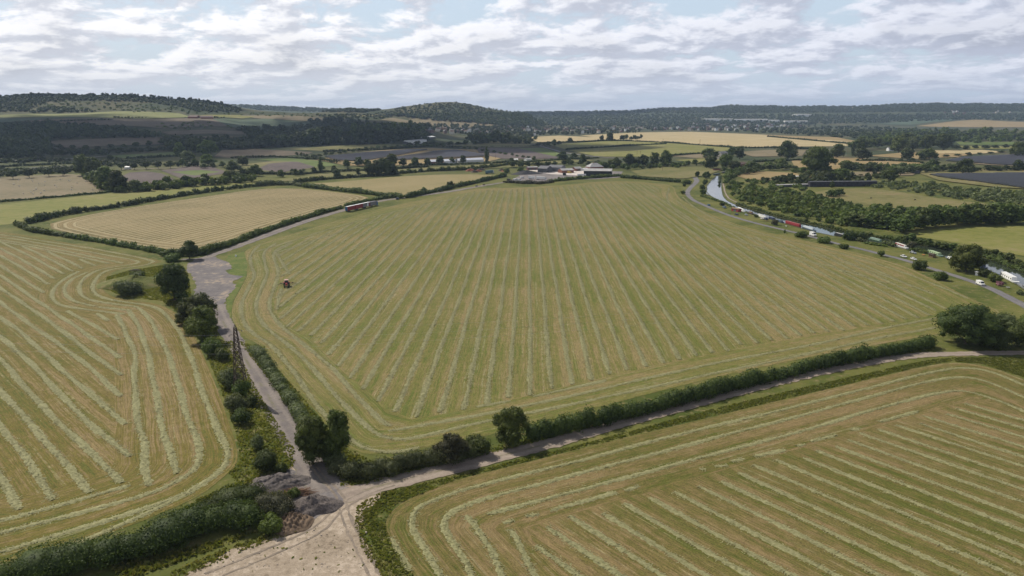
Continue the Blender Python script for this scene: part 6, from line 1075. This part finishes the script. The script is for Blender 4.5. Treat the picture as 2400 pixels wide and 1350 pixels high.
# --- boats ---
def boat(pa, pb, hullm, cabm, label, cab=(.14, .90), W=2.1, cabh=1.15, roofm=None, cruiser=False, win=True):
    A, B = G(*pa), G(*pb); L = float(np.linalg.norm((B - A)[:2])); rz = math.atan2(B[1] - A[1], B[0] - A[0]); root = empty('cabin_cruiser' if cruiser else 'narrowboat', (A[0], A[1], .06), rz); tag(root, label, 'boat')
    w = W / 2; n = MB(); bow = min(2.6, L * .2)
    xs = [0, .5, L - bow, L - bow * .4, L]; ws = [w * .75, w, w, w * .65, .08]; V = []
    for x, y in zip(xs, ws): V += [(x, -y, .75), (x, y, .75), (x, y * .85, -.1), (x, -y * .85, -.1)]
    Fc = [(0, 1, 2, 3)]
    for i in range(4):
        a = i * 4; Fc += [(a, a + 4, a + 5, a + 1), (a + 1, a + 5, a + 6, a + 2), (a + 3, a + 7, a + 4, a), (a + 2, a + 6, a + 7, a + 3)]
    Fc.append((19, 18, 17, 16)); n.add(V, Fc); n.build('hull', hullm, root)
    x0, x1 = L * cab[0], L * cab[1] - bow * .3; c = MB().box(x0, x1, -w * .86, w * .86, .75, .75 + cabh, .12, .14).build('cabin', cabm, root, bevel=.05)
    MB().box(x0 + .1, x1 - .1, -w * .74, w * .74, .755 + cabh, .80 + cabh).build('roof', roofm or cabm, c)
    if win:
        k = max(int((x1 - x0) / 2.2), 2)
        for i in range(k):
            x = x0 + (x1 - x0) * (i + .5) / k
            for s in (-1, 1): MB().box(x - .42, x + .42, s * w * .84 - .04, s * w * .84 + .04, 1.05, 1.05 + cabh * .42).build('window', glass, c)
    if cruiser: MB().prism([(x1 - .2, .8), (x1 - 1.3, 2.1), (x1 - 1.2, 2.1), (x1, .8)], -w * .7, w * .7).build('windscreen', glass, root)
    return root
boat((1745, 497), (1728, 489), white, white, 'white narrowboat moored behind the red shed'); boat((1799, 513.5), (1775, 504.5), white, white, 'white narrowboat moored beside two parked vehicles', roofm=fibre); boat((1818, 517), (1799, 511), navy, navy, 'dark blue boat right of the white narrowboat', cab=(.2, .8)); boat((1836, 523), (1820, 518), navy, grave, 'grey blue boat behind the brown bush', cab=(.2, .8))
boat((1876, 532), (1841, 522.5), red, red, 'long narrowboat covered with a faded red tarpaulin', cab=(.03, 1.0), cabh=1.3, win=False, roofm=mat('faded_red', (.34, .11, .10), .8)); boat((1911, 542.5), (1880, 532.5), grave, mat('pale_cover', (.50, .55, .58), .7), 'pale grey covered narrowboat left of the white camper', win=False); boat((1980, 557), (1955, 549.5), black, black, 'black narrowboat between the dark tree clumps', roofm=fibre)
boat((2068, 569), (2036, 560.5), green_p, ltgreen, 'light green roofed narrowboat behind tall reeds', win=False); rb = boat((2127, 583.5), (2096, 573), white, white, 'white narrowboat with red window panels', roofm=cream); cb = [c for c in rb.children if c.name.startswith('cabin')][0]
for i in range(4):
    for sy in (-1, 1): MB().box(3.2 + i * 2.9, 5.3 + i * 2.9, sy * .93 - .03, sy * .93 + .03, .95, 1.75).build('side_panel', red, cb)
boat((2207, 602), (2172, 590.5), ltgreen, mat('lime_paint', (.36, .46, .26), .5), 'bright green cruiser moored by the wooden deck', W=2.8, cruiser=True); boat((2236, 612), (2222, 606.5), black, white, 'black and white cruiser beside the large green tree', W=2.8, cruiser=True)
boat((2312, 630), (2284, 619.5), navy, navy, 'dark blue narrowboat right of the large green tree', cab=(.2, .6), roofm=grave); boat((2382, 664), (2345, 644.5), white, white, 'large white cruiser with round windows near the pink shrub', W=3.4, cabh=1.9, cruiser=True); boat((2412, 684), (2385, 666), steel, steel, 'grey open barge at the right edge of the water', cab=(.3, .5)); boat((1704, 404), (1690, 406), black, fibre, 'narrowboat moored at the far end of the canal, right', cab=(.1, .9)); boat((1688, 408.5), (1671, 411), black, grave, 'dark narrowboat moored where the canal widens', cab=(.1, .9)); boat((1765, 503), (1752, 499), rust, wood_m, 'brown workboat left of the white narrowboat', cab=(.2, .7))
# mooring gardens
barn((1714, 494), (1730, 497), 3.5, 2.4, 3.0, red, wood_m, 'red painted shed at the first mooring', name='garden_shed', cat='shed', doors=1); barn((2285, 645), (2291, 646.5), 2, 1.9, 2.0, white, white, 'small white storage box under the dark mooring bush', name='storage_box', cat='box', doors=0); barn((2176, 602), (2186, 604), 2.6, 1.6, 2.2, wood_m, rust, 'small wooden shelter beside the green cruiser', name='garden_shed', cat='shed', doors=0)
def table(px, py, label, m=wood_m, r=1.0):
    root = empty('garden_table', tuple(G(px, py))); tag(root, label, 'table'); MB().rod((0, 0, .70), (0, 0, .76), r, 14).build('table_top', m, root)
    for i in range(4): MB().rod((.6 * r * math.cos(i * 1.57), .6 * r * math.sin(i * 1.57), 0), (.6 * r * math.cos(i * 1.57), .6 * r * math.sin(i * 1.57), .7), .04).build('leg', m, root)
table(2164, 599, 'round orange garden table on the mooring lawn', orange); table(2362, 676, 'grey garden table in the right mooring garden', steel); table(1842, 531.5, 'white garden table before the red narrowboat', white, .8)
sticks('timber_pile', 1797, 519, 3, 1.5, .9, 40, 3, wood_m, 'pile of boards beside the brown canal bush', 21); sticks('timber_pile', 2190, 603, 2.5, 1.2, .8, 30, 2.5, wood_m, 'small pile of boards by the green cruiser', 22)
# brick lock or bridge at the far canal end
b_ = MB().box(-9, 9, -2, 2, 0, 2.4).build('canal_bridge', brick, None, tuple(G(1684, 400)), .1); tag(b_, 'low brick canal bridge at the far end of the water', 'bridge'); MB().box(-9.2, 9.2, -2.4, -2.0, 2.4, 3.2).build('parapet', brick, b_)

# --- poles, sheep, cattle ---
def pole(px, py, hpx, label):
    p = G(px, py); h = hpx * mpp(p); root = empty('utility_pole', tuple(p), .4); tag(root, label, 'pole', 'utility poles crossing the distant fields'); MB().rod((0, 0, 0), (0, 0, h), max(.16, mpp(p) * .3), 6).build('post', wood_m, root); MB().box(-1.2, 1.2, -.12, .12, h - .8, h - .5).build('crossarm', wood_m, root)
for x, y, h_ in [(1446, 345, 13), (1640, 342, 15), (1554, 335, 9), (1406, 357, 11), (1493, 362, 9), (1501, 362, 9), (1297, 347, 11), (1327, 347, 9), (1960, 382, 11), (2058, 380, 11), (2083, 378, 11), (1986, 362, 15), (1869, 346, 10), (1553, 401, 12), (1605, 391, 12), (1141 + 20, 372, 12)]: pole(x, y, h_, 'thin wooden utility pole standing in the distant fields')
me_s = None
for i in range(34):
    x, y = rng.uniform(20, 232), rng.uniform(418, 458)
    if not inside(np.array([[x, y]]), np.array([(0, 418), (200, 414), (238, 446), (60, 466), (0, 468)], float))[0]: continue
    p = G(x, y)
    if me_s is None:
        V_, F_ = ICO2; m = MB(); m.add(V_ * [.62, .34, .36] + [0, 0, .62], F_.tolist()); m.add(V_ * [.2, .13, .16] + [.72, 0, .82], F_.tolist())
        for sx in (-.4, .4):
            for sy in (-.16, .16): m.rod((sx, sy, .5), (sx, sy, 0), .06, 5, .04)
        o = m.build('sheep', wool, None, tuple(p), rng.uniform(0, 6)); me_s = o
    else: o = me_s.copy(); COL.objects.link(o); o.location = p; o.rotation_euler = (0, 0, rng.uniform(0, 6))
    o.scale = (1.5, 1.5, 1.5); tag(o, 'white sheep grazing on the dry pasture at the left', 'sheep', 'sheep grazing on the left pasture')
for x, y, lb in [(2041, 466, 'dark cow grazing left on the right meadow'), (2144, 470, 'dark cow grazing right on the right meadow')]:
    V_, F_ = ICO2; m = MB(); m.add(V_ * [1.1, .42, .5] + [0, 0, 1.1], F_.tolist()); m.add(V_ * [.36, .18, .22] + [1.35, 0, 1.0], F_.tolist())
    for sx in (-.75, .75):
        for sy in (-.25, .25): m.rod((sx, sy, .9), (sx, sy, 0), .1, 5, .07)
    tag(m.build('cow', hide, None, tuple(G(x, y)), .4), lb, 'cow')

# --- clouds high outside the picture, throwing their shade on the far left valley ---
cm = bpy.data.materials.new('cloud'); cm.use_nodes = True; N = NT(cm.node_tree); b = N.n['Principled BSDF']; N.put(b.inputs['Base Color'], (.85, .86, .88)); b.inputs['Roughness'].default_value = 1; b.inputs['Specular IOR Level'].default_value = 0
tr = N.new('ShaderNodeBsdfTransparent'); mx = N.new('ShaderNodeMixShader'); nz = N.noise(N.new('ShaderNodeNewGeometry').outputs['Position'], .0022, 5, .6)
N.put(mx.inputs[0], N.m('MULTIPLY', N.ss(nz, .38, .54), .72)); N.l.new(tr.outputs[0], mx.inputs[1]); N.l.new(b.outputs[0], mx.inputs[2]); N.l.new(mx.outputs[0], N.n['Material Output'].inputs[0])
def cloud_over(x, y, rx, ry, seed, alt=1500):
    rg = np.random.default_rng(seed); cv, cf = ICO2; m = []; f = []; off = np.array(sdir) / sdir.z * alt
    for k in range(16):
        a = rg.uniform(0, 6.28); r = math.sqrt(rg.random()); c = np.array([rx * r * math.cos(a) * .7, ry * r * math.sin(a) * .7, 0]); s = rg.uniform(.3, .48)
        f.append(cf + len(cv) * k); m.append(c + cv * [rx * s, ry * s, 90] * (1 + rg.uniform(-.12, .12, (len(cv), 1))))
    o = link('cloud', raw_mesh('cloud', np.vstack(m), np.vstack(f), smooth=True), cm, None, (x + off[0], y + off[1], alt)); tag(o, kind='structure')
cloud_over(-1150, 1950, 1500, 620, 3); cloud_over(-650, 2450, 480, 380, 6); cloud_over(-1700, 3000, 900, 170, 9); cloud_over(400, 6200, 1300, 500, 14, 1700); cloud_over(-3400, 3000, 1200, 900, 12)

# --- the air ---
hb = MB().box(-21000, 21000, -401, 16500, -2.2, 300).build('haze', None); hb['kind'] = 'stuff'
hm = bpy.data.materials.new('haze'); hm.use_nodes = True; N = NT(hm.node_tree); N.n.clear(); pv = N.new('ShaderNodeVolumePrincipled'); pv.inputs['Density'].default_value = 5.0e-5; N.put(pv.inputs['Color'], (.55, .72, 1.0)); pv.inputs['Anisotropy'].default_value = .2
N.l.new(pv.outputs[0], N.new('ShaderNodeOutputMaterial').inputs['Volume']); hb.data.materials.clear(); hb.data.materials.append(hm)
print('done', len(bpy.data.objects))
